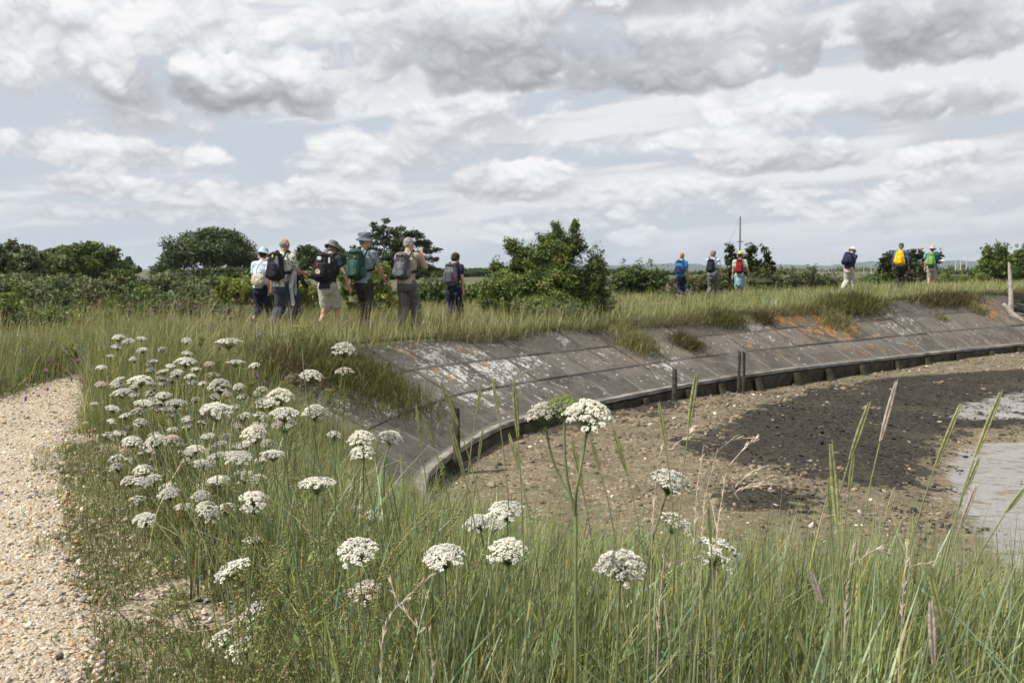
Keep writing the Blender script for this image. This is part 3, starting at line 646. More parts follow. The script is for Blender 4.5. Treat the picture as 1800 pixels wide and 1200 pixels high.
# 1b. rank weeds and grass between the gravel and the top of the wall
n = 75000
y = 4.0+9.5*rng.random(n); x = rng.uniform(-6.2, -.3, n); sd, zc, s = near_crest(x, y); pdist = path_d(x, y)
k = (pdist > (.30+.3*vnoise(x, y, 1.8, 35))*(1-smooth(y, 6.3, 7.6))-.15*smooth(y, 8, 9)) & (sd < RUN*.8) & (s < S_CONC0+1.2+1.5*(sd < 0)) & in_view(x, y, .12) & (rng.random(n) < .35+.9*vnoise(x, y, 1.3, 36))
k |= (pdist < -path_w(y)-.05) & (y > 7.5) & in_view(x, y, .12)
x, y, sd, pdist = x[k], y[k], sd[k], pdist[k]; n = len(x); print('weeds', n)
hw = rng.uniform(.34, .66, n)*(.50+.95*vnoise(x, y, 1.1, 37))*np.where((pdist > 0) & (pdist < .9), .7+.45*smooth(y, 6.5, 8), 1)*np.where(y > 10.5, .8, 1.0)
blades('rank_grass', np.stack([x, y, land_z(x, y)], -1), hw, rng.uniform(.003, .008, n)*(.8+y/16), np.where(rng.random((n, 1)) < (.15+.6*vnoise(x, y, .9, 39))[:, None], pal(n, BLUE, .3), pal(n, STRAW+[(2, (.20, .13, .07)), (2, (.085, .11, .05))], .3)), M['grass'], 4, .36, 1.7, (.04, -.03), 'rank mixed grass and weeds under the drift of white flowers', 'grass', tipcol=(.30, .27, .14))
n = 9000; ys_ = 4.5+15*rng.random(n); xs_ = rng.uniform(-1, .25, n)*(ys_*.62+.3); q_ = path_d(xs_, ys_); sd, zc, s = near_crest(xs_, ys_)
k = ((q_ > .3) | (q_ < -path_w(ys_)-.05)) & (sd < .3) & in_view(xs_, ys_) & (rng.random(n) < vnoise(xs_, ys_, .8, 57)*1.3)
P = np.stack([xs_[k], ys_[k], land_z(xs_[k], ys_[k])], -1); m2 = len(P)
blades('seeding_grass', P, rng.uniform(.40, .78, m2), rng.uniform(.0035, .007, m2)*(.7+P[:, 1]/14), pal(m2, [(3, (.36, .30, .18)), (2, (.27, .20, .12)), (2, (.44, .38, .25)), (1, (.20, .14, .085))], .25), M['grass'], 4, .38, 1.6, (.10, -.04), 'straw-coloured seeding stalks scattered through the meadow', 'grass')
n = 26000; y = 4.2+8.5*rng.random(n); x = rng.uniform(-6.5, -.6, n); sd, zc, s = near_crest(x, y); pdist = path_d(x, y)
k = ((pdist > .6) | ((pdist < -path_w(y)-.1) & (y > 8))) & (sd < 1.2) & (s < S_CONC0+2.5) & in_view(x, y, .12) & (vnoise(x, y, 1.5, 38) > .35)
P = np.stack([x[k], y[k], land_z(x[k], y[k])+rng.uniform(.05, .42, k.sum())], -1); q = pal(len(P), [(3, (.10, .14, .045)), (2, (.14, .17, .06)), (1, (.20, .20, .08))], .25)
D_ = rng.normal(size=(len(P), 3)); D_[:, 2] = np.abs(D_[:, 2])*.6; D_ /= np.linalg.norm(D_, axis=1, keepdims=True); T_n = np.cross(D_, rng.normal(size=(len(P), 3))); T_n /= np.linalg.norm(T_n, axis=1, keepdims=True)
sz = rng.uniform(.012, .030, (len(P), 1)); V = np.stack([P, P+D_*sz+T_n*sz*.32, P+D_*sz*2.1-[0, 0, .004], P+D_*sz-T_n*sz*.32], 1).reshape(-1, 3)
tag(link('weed_leaves', np_mesh('weed_leaves', V, np.arange(len(V)).reshape(-1, 4), np.repeat(q, 4, 0)), M['grass']), 'small green leaves of low weeds among the flower stems', 'weeds', kind='stuff')
# 2. the flower meadow left of the wall and the crest beyond
n = 260000
y = 4.0+36*rng.random(n)**1.7; x = rng.uniform(-1, 1, n)*(y*.64+.5); sd, zc, s = near_crest(x, y); pdist = path_d(x, y)
edge_s = .12+.35*(vnoise(s, s*0, 1.7, 41)-.3)
k = (sd < np.where(s < S_CONC0, RUN, edge_s)) & ((pdist > .45) | (pdist < -path_w(y)+.15) | (y > 15) & (rng.random(n) < .5)) & in_view(x, y) & ((s > S_CONC0-1.5) | (y > 5.8))
k &= (sd > -16) | (rng.random(n) < .3)
k &= rng.random(n) < np.clip(.35+.9*vnoise(x, y, .9, 42), 0, 1)*np.where((pdist < .9) & (y < 9), .35, 1)
x, y, sd, pdist = x[k], y[k], sd[k], pdist[k]; n = len(x); print('meadow', n)
tall = vnoise(x, y, .45, 43); hgt = rng.uniform(.16, .42, n)*(.65+.6*tall)*np.where(sd > -.5, .85, 1)*np.where((pdist < 1) & (y < 9), .55, 1)*np.where((y > 10) & (sd > -3.2), 1.30, 1)
dry = smooth(vnoise(x, y, .35, 44)+.25*(sd > -1.2), .4, .75)[:, None]
c1 = pal(n, STRAW, .22); c2 = pal(n, BLUE, .22)*.95; cc = np.where(rng.random((n, 1)) < .35+.45*dry, c1, c2)
blades('meadow_grass', np.stack([x, y, land_z(x, y)-.01], -1), hgt, rng.uniform(.0035, .0065, n)*(.75+y/13), cc, M['grass'], 3, .38, 1.8, (.08, -.02), 'pale green and straw grass along the bank top and meadow', 'grass', tipcol=(.30, .27, .14))
# 3. worn short turf between the gravel and the flowers
n = 300000
y = 2.2+6.5*rng.random(n)**1.2; x = rng.uniform(-6.5, .2, n); pdist = path_d(x, y); nz = vnoise(x, y, 2.1, 51)*.6+vnoise(x, y, 6, 52)*.4
k = in_view(x, y) & (((pdist > -.05) & (pdist < 1.25) & (nz > .40-.30*smooth(pdist, .35, .9))) | ((pdist > -.22) & (pdist < 0) & (nz > .62))) & (near_crest(x, y)[0] < .3)
x, y, pdist = x[k], y[k], pdist[k]; n = len(x); print('turf', n)
hg = rng.uniform(.035, .115, n)*(.6+1.3*smooth(pdist, .1, 1.0))
blades('short_turf', np.stack([x, y, land_z(x, y)], -1), hg, rng.uniform(.0025, .005, n), pal(n, [(3, (.12, .15, .055)), (3, (.18, .19, .075)), (2, (.28, .24, .13)), (1, (.09, .12, .05))], .3), M['grass'], 2, .55, 1.4, (0, 0), 'short worn turf creeping over the edge of the gravel', 'turf')
# 4. matted dead grass hanging over the top of the slabs
n = 26000; s = rng.uniform(S_CONC0, S_END+1, n); patch = vnoise(s, s*0+3, .55, 61)
k = rng.random(n) < .25+.8*patch; s, patch = s[k], patch[k]; n = len(s); f = -.05+.20*rng.random(n)*smooth(patch, .2, .9)
Pf = face_pt(s, f, .0); C, N = crest_frames(s)
hg = rng.uniform(.08, .24, n)*(.5+patch)
az0 = np.arctan2(N[:, 1], N[:, 0]); o = blades('crest_thatch', Pf, hg, rng.uniform(.004, .008, n)*(.7+Pf[:, 1]/26), pal(n, [(3, (.17, .14, .075)), (3, (.26, .215, .13)), (2, (.10, .085, .045)), (2, (.14, .15, .06))], .25), M['grass'], 3, .9, 1.3, (.25, -.35), 'matted brown grass hanging over the top edge of the wall', 'grass')

# clumps growing out of the slabs: each one is a thing
def clump(px, py, s_guess, f, rs, rf, n, h, table, label, name='grass_tuft', cat='grass tuft', wind=(.1, -.2), leaf=False):
    """s found from the pixel column, f = fraction down the slope"""
    ss = np.linspace(S_CONC0, S_END, 600); P = face_pt(ss, f); u = 900+P[:, 0]/P[:, 1]*FPX; s0 = ss[np.abs(u-px).argmin()]
    s = s0+rng.normal(0, rs*.42, n); ff = f+rng.normal(0, rf*.42, n); P = face_pt(np.clip(s, S_CONC0-1, S_END), np.clip(ff, -.1, .9), .01)
    P[:, 2] += np.abs(rng.normal(0, h*.35, n))*np.exp(-((s-s0)/rs)**2)
    o = blades(name, P, rng.uniform(.5, 1, n)*h, rng.uniform(.004, .008, n)*(.6+P[:, 1].mean()/20), pal(n, table, .3), M['grass'], 3, .8, 1.4, wind, label, cat, kind=None)
    c0 = P.mean(0); co = np.empty(len(o.data.vertices)*3, np.float32); o.data.vertices.foreach_get('co', co); co = co.reshape(-1, 3)-c0.astype(np.float32); o.data.vertices.foreach_set('co', co.ravel()); o.location = c0
    if 'kind' in o: del o['kind']
    return o
OL = [(3, (.13, .14, .045)), (3, (.09, .075, .035)), (2, (.16, .15, .055)), (1, (.06, .045, .025))]
BR = [(3, (.095, .065, .038)), (2, (.14, .10, .055)), (2, (.11, .105, .045)), (1, (.05, .035, .022))]
PALE = [(3, (.27, .23, .13)), (3, (.20, .19, .09)), (2, (.14, .145, .06))]
clump(632, 0, 0, .34, 1.3, .46, 6500, .24, OL, 'big olive and brown cushion of growth spilling down the near slabs')
clump(490, 0, 0, .10, .9, .20, 2000, .22, BR, 'dark brown tuft over the slab tops, nearest the flowers')
clump(1120, 0, 0, .38, .7, .25, 1500, .30, PALE, 'straw-coloured tuft halfway down the slabs, left of the brown cushion')
clump(1210, 0, 0, .45, .55, .18, 1500, .20, BR, 'rust-brown cushion sitting low on the slabs left of the double post')
clump(1275, 0, 0, .12, .9, .20, 1700, .26, OL, 'olive tuft just under the crest, left of the orange lichen')
clump(1340, 0, 0, .16, .5, .14, 900, .2, BR, 'small brown tuft beside the brightest orange lichen')
clump(1500, 0, 0, .08, 1.7, .22, 3600, .36, OL, 'wide olive mound overhanging the crest near the stooping walker')
clump(1470, 0, 0, .35, .7, .20, 800, .30, PALE, 'wispy straw grass hanging below the olive mound')
clump(1665, 0, 0, .10, 1.8, .18, 3200, .24, BR, 'dark red-brown thatch along the crest near the far end')
clump(1718, 0, 0, .33, .35, .12, 500, .22, PALE, 'little pale green tuft on the slabs near the driftwood post')
clump(1655, 0, 0, .42, .3, .08, 300, .14, PALE, 'tiny straw tuft in a slab joint below the red-brown thatch')
# ================================================================== bushes and trees
def leaf_cloud(C, S, n, size, cols, out=.5, squash=.8):
    """n leaves on points C (m,3) of clump radii S; two-triangle leaves facing mostly outwards"""
    m_ = len(C); w = S[:, 0]**2; w = w/w.sum(); k = rng.choice(m_, n, p=w)
    D = rng.normal(size=(n, 3)); D /= np.linalg.norm(D, axis=1, keepdims=True); r = rng.random(n)**.45
    P = C[k]+D*S[k]*r[:, None]
    Nn = D*out+rng.normal(0, .55, (n, 3))+np.array([0, 0, .35]); Nn /= np.linalg.norm(Nn, axis=1, keepdims=True)
    Tt = np.cross(Nn, rng.normal(size=(n, 3))); Tt /= np.linalg.norm(Tt, axis=1, keepdims=True); B = np.cross(Nn, Tt)
    s = size*rng.uniform(.6, 1.35, n)[:, None]
    V = np.stack([P-Tt*s, P+B*s*.42, P+Tt*s, P-B*s*.42], 1).reshape(-1, 3)
    V[2::4] -= Nn*s*.25
    F = (np.arange(n)*4)[:, None]+np.array([[0, 1, 2, 3]])
    cc = cols[k]*rng.uniform(.75, 1.3, (n, 1))
    return V, F, np.repeat(cc, 4, 0)
def tree(name, label, cat, px, pyb, d, blobs, n, size, table, trunk=True, group=None, sub=26, subr=.30, depth=.8, twigs=0, bark=True, flat=1.0, core=True, shell=.75):
    """blobs: (px, py, half width px, half height px[, depth offset m])"""
    base = W(px, pyb, d); g = float(land_z(base.x, base.y)[0]); base.z = min(base.z, g) if d < 60 else g
    root = empty(name, base, 0, label, cat, group); b0 = np.array(base)
    C = []; S = []; cc = []; cores = []; limbs = MB()
    for bl in blobs:
        bx, by, rx, ry = bl[:4]; dz = bl[4] if len(bl) > 4 else 0
        c = np.array(W(bx, by, d+dz))-b0; R3 = np.array([rx*d/FPX, rx*d/FPX*depth, ry*d/FPX]); cores.append((c, R3))
        q = rng.normal(size=(sub, 3)); q /= np.linalg.norm(q, axis=1, keepdims=True); rad = shell+rng.random((sub, 1))*(1-shell)*1.15
        C.append(c+q*R3*rad*(1-.5*subr)); sr_ = subr*rng.uniform(.55, 1.25, (sub, 1))*R3.mean()*np.array([[1, 1, .75*flat]]); S.append(sr_)
        w_ = R3.max()
        C.append((c+rng.normal(0, .33, (sub//3, 3))*R3)); S.append(np.tile(R3[None]*.45, (sub//3, 1)))
        top = c-[0, 0, R3[2]*.3]
        if trunk:
            st = np.array([0, 0, 0.]); mid = st*.5+top*.5; mid[:2] += rng.normal(0, w_*.06, 2); mid[2] = top[2]*.45
            rad0 = .035*max(R3.max(), .6)*1.3; limbs.tube([st+rng.normal(0, rad0*.7, 3)*[1, 1, 0], mid, top, c+[0, 0, R3[2]*.5]], [rad0*1.3, rad0*.8, rad0*.45, rad0*.15], 6)
    C = np.concatenate(C); S = np.concatenate(S); cols = pal(len(C), table, .18)
    V, F, cl = leaf_cloud(C, S, n, size, cols); mb = MB(); mb.add(V, F, cl)
    for k in range(twigs):          # long shoots that break the outline
        c, R3 = cores[rng.integers(len(cores))]; a = rng.uniform(0, 2*np.pi); u = np.array([math.cos(a)*.65, math.sin(a)*.5, rng.uniform(.45, 1)])
        p0 = c+u*R3*.7; dirn = u/np.linalg.norm(u)*[.6, .6, 1.0]; ln = R3.mean()*rng.uniform(.35, .75); m_ = 22
        tt = rng.random(m_); PP = p0+dirn*ln*tt[:, None]+rng.normal(0, size*1.0, (m_, 3)); v2, f2, c2 = leaf_cloud(PP, np.full((m_, 3), size*1.2), m_*2, size*.9, pal(m_, table, .2)); mb.add(v2, f2, c2)
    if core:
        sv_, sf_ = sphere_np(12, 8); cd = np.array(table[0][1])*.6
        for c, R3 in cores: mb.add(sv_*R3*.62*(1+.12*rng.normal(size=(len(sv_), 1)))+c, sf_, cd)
    mb.build('crown' if trunk else 'foliage', M['leaf'], root)
    if limbs.n: limbs.build('trunk' if trunk else 'stems', M['bark'], root)
    return root
DARK = [(4, (.055, .080, .030)), (3, (.080, .108, .040)), (2, (.11, .135, .052)), (1, (.04, .06, .026))]
MIDG = [(3, (.090, .125, .040)), (3, (.125, .160, .050)), (2, (.17, .195, .068)), (1, (.06, .085, .03))]
GREY = [(3, (.110, .130, .068)), (3, (.140, .155, .082)), (2, (.09, .105, .055)), (1, (.18, .185, .11))]
YEL = [(3, (.150, .180, .050)), (3, (.20, .22, .062)), (2, (.26, .255, .085)), (1, (.10, .13, .04))]
BRAM = [(4, (.080, .088, .040)), (3, (.115, .112, .052)), (2, (.095, .125, .045)), (1, (.15, .13, .08))]
CYP = [(4, (.035, .052, .028)), (3, (.052, .072, .036)), (1, (.075, .092, .044))]
# far trees behind the left scrub
tree('broad_tree', 'great rounded dark oak standing alone behind the left scrub', 'tree', 370, 492, 110, [(370, 440, 72, 34), (330, 448, 46, 30), (415, 450, 46, 32), (350, 425, 44, 24), (395, 422, 42, 22), (300, 462, 26, 20), (446, 464, 22, 20), (372, 412, 34, 13), (275, 474, 16, 12)], 15000, .22, DARK, sub=34, subr=.26)
tree('broad_tree', 'bushy green tree with rounded top left of the small pine', 'tree', 165, 492, 75, [(165, 458, 48, 30), (125, 462, 40, 28), (205, 470, 34, 22), (148, 440, 34, 17), (185, 447, 28, 18)], 9000, .17, MIDG)
tree('broad_tree', 'loose grey-green tree with ragged top near the left edge', 'tree', 38, 492, 72, [(40, 458, 34, 30), (22, 448, 16, 24), (62, 456, 24, 18), (20, 432, 8, 12)], 6000, .16, GREY)
tree('broad_tree', 'dark tree cut by the left edge of the view', 'tree', -6, 495, 66, [(-4, 455, 20, 32), (-14, 470, 26, 26)], 3500, .16, DARK)
tree('broad_tree', 'low green tree between the ragged tree and the bushy one', 'tree', 92, 492, 78, [(92, 462, 34, 26), (108, 450, 22, 20)], 4500, .16, GREY)
tree('pine_tree', 'tiny dark pine poking up in the gap left of the great oak', 'tree', 227, 492, 90, [(227, 468, 11, 12), (225, 458, 7, 8), (240, 474, 9, 8)], 1300, .14, CYP)
tree('broad_tree', 'dark tree line hump behind the heads of the two capped men', 'tree', 545, 492, 105, [(545, 458, 40, 24), (585, 462, 36, 24), (515, 466, 34, 20), (540, 440, 22, 10), (600, 448, 16, 16), (484, 470, 22, 18)], 8000, .2, DARK)
# the wind-shaped cypress: tiers of flat boughs drooping to the right
rng_keep = rng
BO = [(668, 404, 18, 9), (655, 396, 9, 6), (678, 388, 9, 7), (700, 408, 24, 10), (728, 412, 22, 10), (648, 414, 18, 8), (672, 424, 26, 10), (705, 428, 30, 11), (740, 428, 22, 9), (756, 440, 18, 7), (768, 438, 9, 3), (650, 440, 26, 9), (690, 446, 34, 11),
      (735, 450, 28, 8), (760, 456, 14, 5), (660, 460, 30, 10), (705, 466, 32, 10), (745, 468, 24, 6), (765, 474, 10, 3.5), (690, 482, 34, 10), (735, 484, 24, 7), (655, 480, 24, 12), (622, 434, 8, 3), (628, 446, 14, 6)]
tree('cypress_tree', 'dark wind-swept cypress with flat drooping boughs behind the walkers', 'tree', 690, 494, 80, BO, 15000, .13, CYP, sub=15, subr=.42, flat=.8, depth=1.0, core=False)
# scrub left, in rows from far to near
SCR = [(30, 502, 50, 58, 22, GREY, 'grey-green scrub mound at the left edge below the ragged tree'), (120, 505, 48, 62, 20, GREY, 'soft grey-green scrub mound below the bushy tree'),
       (215, 506, 46, 50, 22, BRAM, 'brownish bramble mound in front of the small pine'), (300, 498, 52, 50, 20, GREY, 'low sallow mound directly in front of the great oak'),
       (375, 504, 44, 52, 18, GREY, 'feathery grey scrub right of the oak foot'), (345, 520, 38, 60, 18, GREY, 'feathery grey-green thicket in front of the oak, lower than the others')]
for (px, py, d, w, h, tb, lab) in SCR:
    tree('scrub_bush', lab, 'bush', px, py+h+6, d, [(px, py, w, h), (px-w*.5, py+5, w*.5, h*.8, -2), (px+w*.55, py+6, w*.5, h*.8, -2)], 7500, .11, tb, trunk=False, sub=30, subr=.24, shell=.85)
SCR2 = [(60, 540, 24, 75, 34, BRAM, 'dark bramble bank at the left below the scrub'), (170, 536, 25, 60, 30, BRAM, 'dark bramble bank in the middle of the left scrub'), (255, 540, 27, 52, 28, DARK, 'near-black thicket where the left scrub dips'),
        (420, 512, 25, 36, 24, YEL, 'bright green rounded bush just left of the first walkers'), (470, 522, 27, 30, 22, MIDG, 'green bush half hidden behind the first two walkers'), (385, 545, 27, 46, 18, BRAM, 'brown-green weeds under the bright bush')]
for (px, py, d, w, h, tb, lab) in SCR2:
    tree('bramble_bush', lab, 'bush', px, py+h+8, d, [(px, py, w, h), (px-w*.45, py+6, w*.5, h*.75, -1), (px+w*.5, py+6, w*.5, h*.7, -1)], 9000, .065, tb, trunk=False, sub=34, subr=.22, shell=.85, twigs=14)
tree('bramble_bush', 'leafy bright green bramble at the left beyond the path', 'bush', 60, 615, 14.5, [(50, 575, 70, 34), (-10, 568, 50, 36), (110, 582, 50, 28, -.5)], 14000, .036, MIDG, trunk=False, sub=44, subr=.2, shell=.85, twigs=26)
tree('bramble_bush', 'leafy yellow-green bramble beside the purple knapweed', 'bush', 175, 622, 13.5, [(160, 588, 50, 28), (205, 592, 34, 24, -.4)], 9000, .034, YEL, trunk=False, sub=40, subr=.2, shell=.85, twigs=20)
for (px, py, d, w, h, tb, lab) in [(300, 548, 22, 60, 26, BRAM, 'wide dark bramble mound left of the bright green bush'), (225, 560, 19, 46, 24, MIDG, 'mid green thicket behind the yellow-green bramble'), (10, 545, 20, 50, 36, MIDG, 'green thicket at the left edge behind the leafy bramble'), (110, 556, 20, 60, 28, DARK, 'dark thicket behind the leafy bramble'), (380, 560, 21, 50, 18, GREY, 'grey-green weeds in front of the wide bramble mound')]:
    tree('bramble_bush', lab, 'bush', px, py+h+8, d, [(px, py, w, h), (px-w*.45, py+6, w*.5, h*.75, -1), (px+w*.5, py+6, w*.5, h*.7, -1)], 9000, .055, tb, trunk=False, sub=34, subr=.22, shell=.85, twigs=14)
for (px, py, d, w, h, tb, lab) in [(20, 618, 11.5, 44, 17, GREY, 'knee-high grey-green weeds at the left edge beyond the gravel'), (95, 606, 12, 40, 18, BRAM, 'brownish rank weeds in front of the leafy bramble'), (150, 622, 10.5, 34, 16, MIDG, 'green rank weeds where the path bends out of sight'), (228, 600, 13, 42, 15, YEL, 'yellowish weeds between the bramble and the far flowers'), (300, 590, 14.5, 46, 13, BRAM, 'brown-green weeds below the wide bramble mound'), (375, 585, 15.5, 40, 12, GREY, 'grey weeds left of the first walker')]:
    tree('rank_weeds', lab, 'weeds', px, py+h+4, d, [(px, py, w, h), (px-w*.5, py+4, w*.5, h*.7, -.4), (px+w*.5, py+4, w*.5, h*.8, .3)], 4200, .022, tb, trunk=False, sub=40, subr=.3, shell=.5, twigs=22, core=False)
# behind and between the walkers
tree('sallow_bush', 'tall yellow-green sallow between the green-pack man and the cypress', 'bush', 650, 590, 23, [(655, 505, 30, 36), (630, 530, 34, 34), (675, 535, 30, 34), (668, 480, 20, 18), (610, 500, 18, 34)], 12000, .045, YEL, sub=30, subr=.25, twigs=24)
tree('sallow_bush', 'yellow-green sallow behind the man in cream shorts', 'bush', 540, 590, 24, [(525, 520, 30, 40), (560, 535, 34, 36), (505, 545, 24, 30)], 9000, .045, YEL, sub=30, subr=.25, twigs=14)
tree('scrub_bush', 'low green scrub behind the woman in navy', 'bush', 800, 560, 30, [(770, 515, 42, 24), (830, 522, 36, 24), (730, 522, 34, 26)], 8000, .07, MIDG, trunk=False, twigs=12)
for (px, w, h, lab, d) in [(80, 120, 12, 'far hedge line behind the left scrub', 95), (420, 120, 14, 'far hedge line between the great oak and the walkers', 95), (640, 120, 13, 'far hedge line behind the cypress foot', 98), (850, 120, 12, 'far hedge line behind the woman in navy', 100), (1060, 110, 11, 'far hedge line behind the large sprigged bush', 100), (1300, 90, 9, 'far hedge line behind the tall mast', 110), (1700, 110, 8, 'far hedge line at the right behind the pale masts', 120)]:
    tree('hedge', lab, 'hedge', px, 492, d, [(px, 481, w, h), (px-w*.7, 483, w*.6, h*.8), (px+w*.7, 483, w*.6, h*.8), (px+w*.3, 478, w*.2, h)], 6500, .2, DARK, trunk=False, sub=60, subr=.09, depth=.10)
tree('thorn_bush', 'large green bush with sprigged top standing alone beside the path', 'bush', 958, 566, 21.5, [(965, 490, 66, 56), (905, 512, 50, 42, -.3), (1020, 512, 44, 46), (985, 440, 38, 36), (918, 462, 30, 34), (1012, 432, 20, 26), (980, 408, 14, 18), (900, 435, 18, 16), (870, 500, 28, 22, -.2), (1010, 400, 12, 14), (1048, 470, 22, 30), (868, 530, 34, 28), (1040, 530, 44, 30), (950, 540, 95, 30, -.5), (872, 470, 14, 10), (945, 462, 44, 36), (965, 436, 26, 26), (985, 505, 62, 50, .3), (1045, 500, 32, 40), (885, 490, 30, 30)], 62000, .034, [(4, (.070, .100, .030)), (3, (.105, .135, .040)), (2, (.15, .175, .055)), (1, (.19, .195, .065))], sub=46, subr=.27, twigs=56, shell=.75)
tree('scrub_bush', 'dark low scrub right of the large sprigged bush', 'bush', 1120, 548, 36, [(1118, 492, 40, 26), (1150, 500, 30, 22), (1092, 505, 26, 28)], 9000, .065, DARK, sub=30, twigs=14)
tree('hedge_bush', 'brambly hedge behind the blue and striped shirts', 'bush', 1215, 562, 34, [(1215, 510, 48, 29), (1180, 518, 34, 26), (1255, 507, 38, 28)], 9000, .06, BRAM, trunk=False, sub=34, twigs=16)
tree('hedge_bush', 'brambly hedge right of the red-pack walker', 'bush', 1380, 552, 36, [(1340, 503, 48, 30), (1400, 503, 52, 28), (1450, 507, 38, 26)], 11000, .06, BRAM, trunk=False, sub=34, twigs=20)
tree('hedge_bush', 'small hedge clump between the stooping walker and the yellow pack', 'bush', 1530, 536, 42, [(1530, 502, 38, 22), (1560, 496, 28, 23), (1500, 507, 26, 20), (1478, 508, 20, 16)], 7000, .065, MIDG, trunk=False, sub=30, twigs=12)
tree('sprig_tree', 'thin leafy tree with open sprigs below the tall mast', 'tree', 1318, 545, 37, [(1290, 458, 16, 16), (1312, 462, 20, 18), (1335, 480, 22, 18), (1300, 480, 26, 20), (1322, 442, 8, 7), (1285, 440, 8, 6), (1348, 450, 8, 12), (1355, 472, 10, 14), (1318, 478, 36, 22)], 5200, .085, [(3, (.032, .044, .018)), (2, (.05, .066, .026))], sub=14, subr=.34, core=False, twigs=14)
tree('sprig_tree', 'sprigged thorn tree behind the yellow and green packs', 'tree', 1600, 535, 42, [(1560, 458, 16, 14), (1585, 468, 24, 20), (1610, 450, 18, 14), (1630, 468, 20, 20), (1602, 484, 34, 20), (1650, 455, 12, 10), (1550, 475, 10, 12), (1595, 476, 46, 20)], 6400, .085, [(3, (.036, .048, .020)), (2, (.058, .072, .03))], sub=16, subr=.32, core=False, twigs=20)
tree('sprig_tree', 'dense green bush with spiky top at the right edge', 'tree', 1760, 530, 44, [(1745, 470, 26, 30), (1780, 478, 34, 32), (1760, 445, 14, 18), (1800, 455, 20, 24), (1730, 490, 22, 22), (1735, 450, 10, 14)], 9000, .08, MIDG, sub=24, subr=.28, twigs=26)
tree('scrub_bush', 'low rough scrub to the right of the green pack', 'bush', 1680, 536, 44, [(1670, 500, 44, 20), (1710, 503, 38, 18)], 5000, .07, MIDG, trunk=False, twigs=10)

# ------------------------------------------------------------------ the far shore
def ridge(name, pts, d, thick, col, seed):
    px = np.linspace(-600, 2600, 500); h = np.interp(px, [p[0] for p in pts], [p[1] for p in pts]); r_ = np.random.default_rng(seed); w = np.interp(px, np.linspace(-600, 2600, 60), r_.random(60))
    h = h-2.0*w; X_ = (px-900)/FPX*d; Z_ = CAMZ+(475-h)/FPX*d
    prof = [(-.9, -.6), (-.5, .35), (-.2, .8), (0, 1), (.4, .7), (1.0, -.6)]
    V = np.array([[(X_[i]*(d+thick*a)/d, d+thick*a, (Z_[i]+.6*0)*b_ if b_ > 0 else -20) for (a, b_) in prof] for i in range(len(px))])
    V[..., 2] += 3*(r_.random(V.shape[:2])-.5)*(d/3000)
    m_ = plain(name, col, 1, .01, .3)
    return tag(link(name, np_mesh(name, V.reshape(-1, 3), grid_faces(len(prof), len(px)), smooth=True), m_), kind='structure')
ridge('hills', [(-600, 474), (700, 474), (1000, 470), (1200, 464), (1290, 468), (1360, 466), (1450, 468), (1530, 460), (1600, 462), (1680, 458), (1760, 463), (2600, 468)], 4000, 900, (.05, .075, .055), 4)
# far-off wood across the harbour: reads as one mass
C = []; S = []
for px in np.arange(780, 2000, 5.0):
    d = 330+40*math.sin(px*.01); hpx = 9+5*vnoise(np.array([px]), np.array([0.]), .02, 71)[0]+3*rng.random(); hpx *= (.75 if px < 1300 else 1.15)
    for q in range(4): p = W(px+rng.uniform(-3, 3), 487-hpx*rng.random(), d+rng.uniform(-8, 8)); C.append(tuple(p)); S.append((1.5, 1.5, 1.0))
C = np.array(C); S = np.array(S); V, F, cl = leaf_cloud(C, S, 22000, .45, pal(len(C), DARK, .2)); mb = MB(); mb.add(V, F, cl)
tag(mb.build('far_wood', M['leaf']), 'low dark wood along the far shore of the harbour', 'wood', kind='stuff')
mb = MB(); mb.box((130, 250, -.02), (260, 60, .3)); tag(mb.build('mudbank', plain('mudbank', (.36, .33, .27), .9, .2, .2)), kind='structure')
# masts of moored boats
def mast(px, y0, y1, d, label, group=None, w=.06, spread=True, col=(.55, .55, .53)):
    p0 = W(px, y1, d); p1 = W(px, y0, d); base = Vector((p0.x, p0.y, min(p0.z, -.3))); h = p1.z-base.z
    root = empty('sailboat', base, 0, label, 'sailboat', group)
    mb = MB(); mb.tube([(0, 0, 0), (-.006*h, 0, h)], [w, w*.6], 6); mb.build('mast', M['mast' if col[0] > .3 else 'dark_mast'], root)
    mb = MB(); 
    L = 7.0; nst = 9; ring = []
    for i in range(nst):
        t = i/(nst-1)*2-1; bw = 1.15*(1-abs(t)**2.4)+.03
        for (a, z) in ((-1, .75), (-.75, .1), (0, -.15), (.75, .1), (1, .75)): ring.append((t*L/2, a*bw, z+.12*t*t))
    ring = np.array(ring); mb.add(ring, grid_faces(5, nst)); mb.add(np.array([ring[i*5+j] for i in range(nst) for j in (0, 4)]), grid_faces(2, nst)); mb.build('hull', M['hull'], root)
    mb = MB()
    if spread: mb.tube([(-.6*h/14, 0, h*.62), (.6*h/14, 0, h*.62)], [w*.5, w*.5], 5)
    if w > .1: mb.tube([(-L*.48, 0, .8), (-.006*h, 0, h*.99)], [.012, .012], 4); mb.build('rigging', M['dark_mast'], root) if mb.n else None
M['mast'] = plain('mast_alloy', (.5, .5, .49), .5); M['dark_mast'] = plain('dark_mast', (.10, .10, .105), .5); M['hull'] = plain('hull_paint', (.6, .6, .58), .4)
mast(1300, 381, 486, 118, 'sailboat with the one tall dark mast rising above the sprigged tree', w=.13, col=(.1, .1, .1))
mast(1462, 445, 486, 150, 'sailboat with a thin mast left of the stooping walker', w=.05)
for px, y0 in ((1457, 468), (1518, 467), (1531, 466), (1551, 464)): mast(px, y0, 486, 160, 'one of the short pale masts between the stooping walker and the yellow pack', 'masts between the stooping walker and the yellow pack', .07, False)
for px, y0 in ((1679, 452), (1688, 458), (1698, 444)): mast(px, y0, 486, 150, 'one of the pale masts between the green pack and the right-hand bush', 'masts right of the green pack', .09, False)
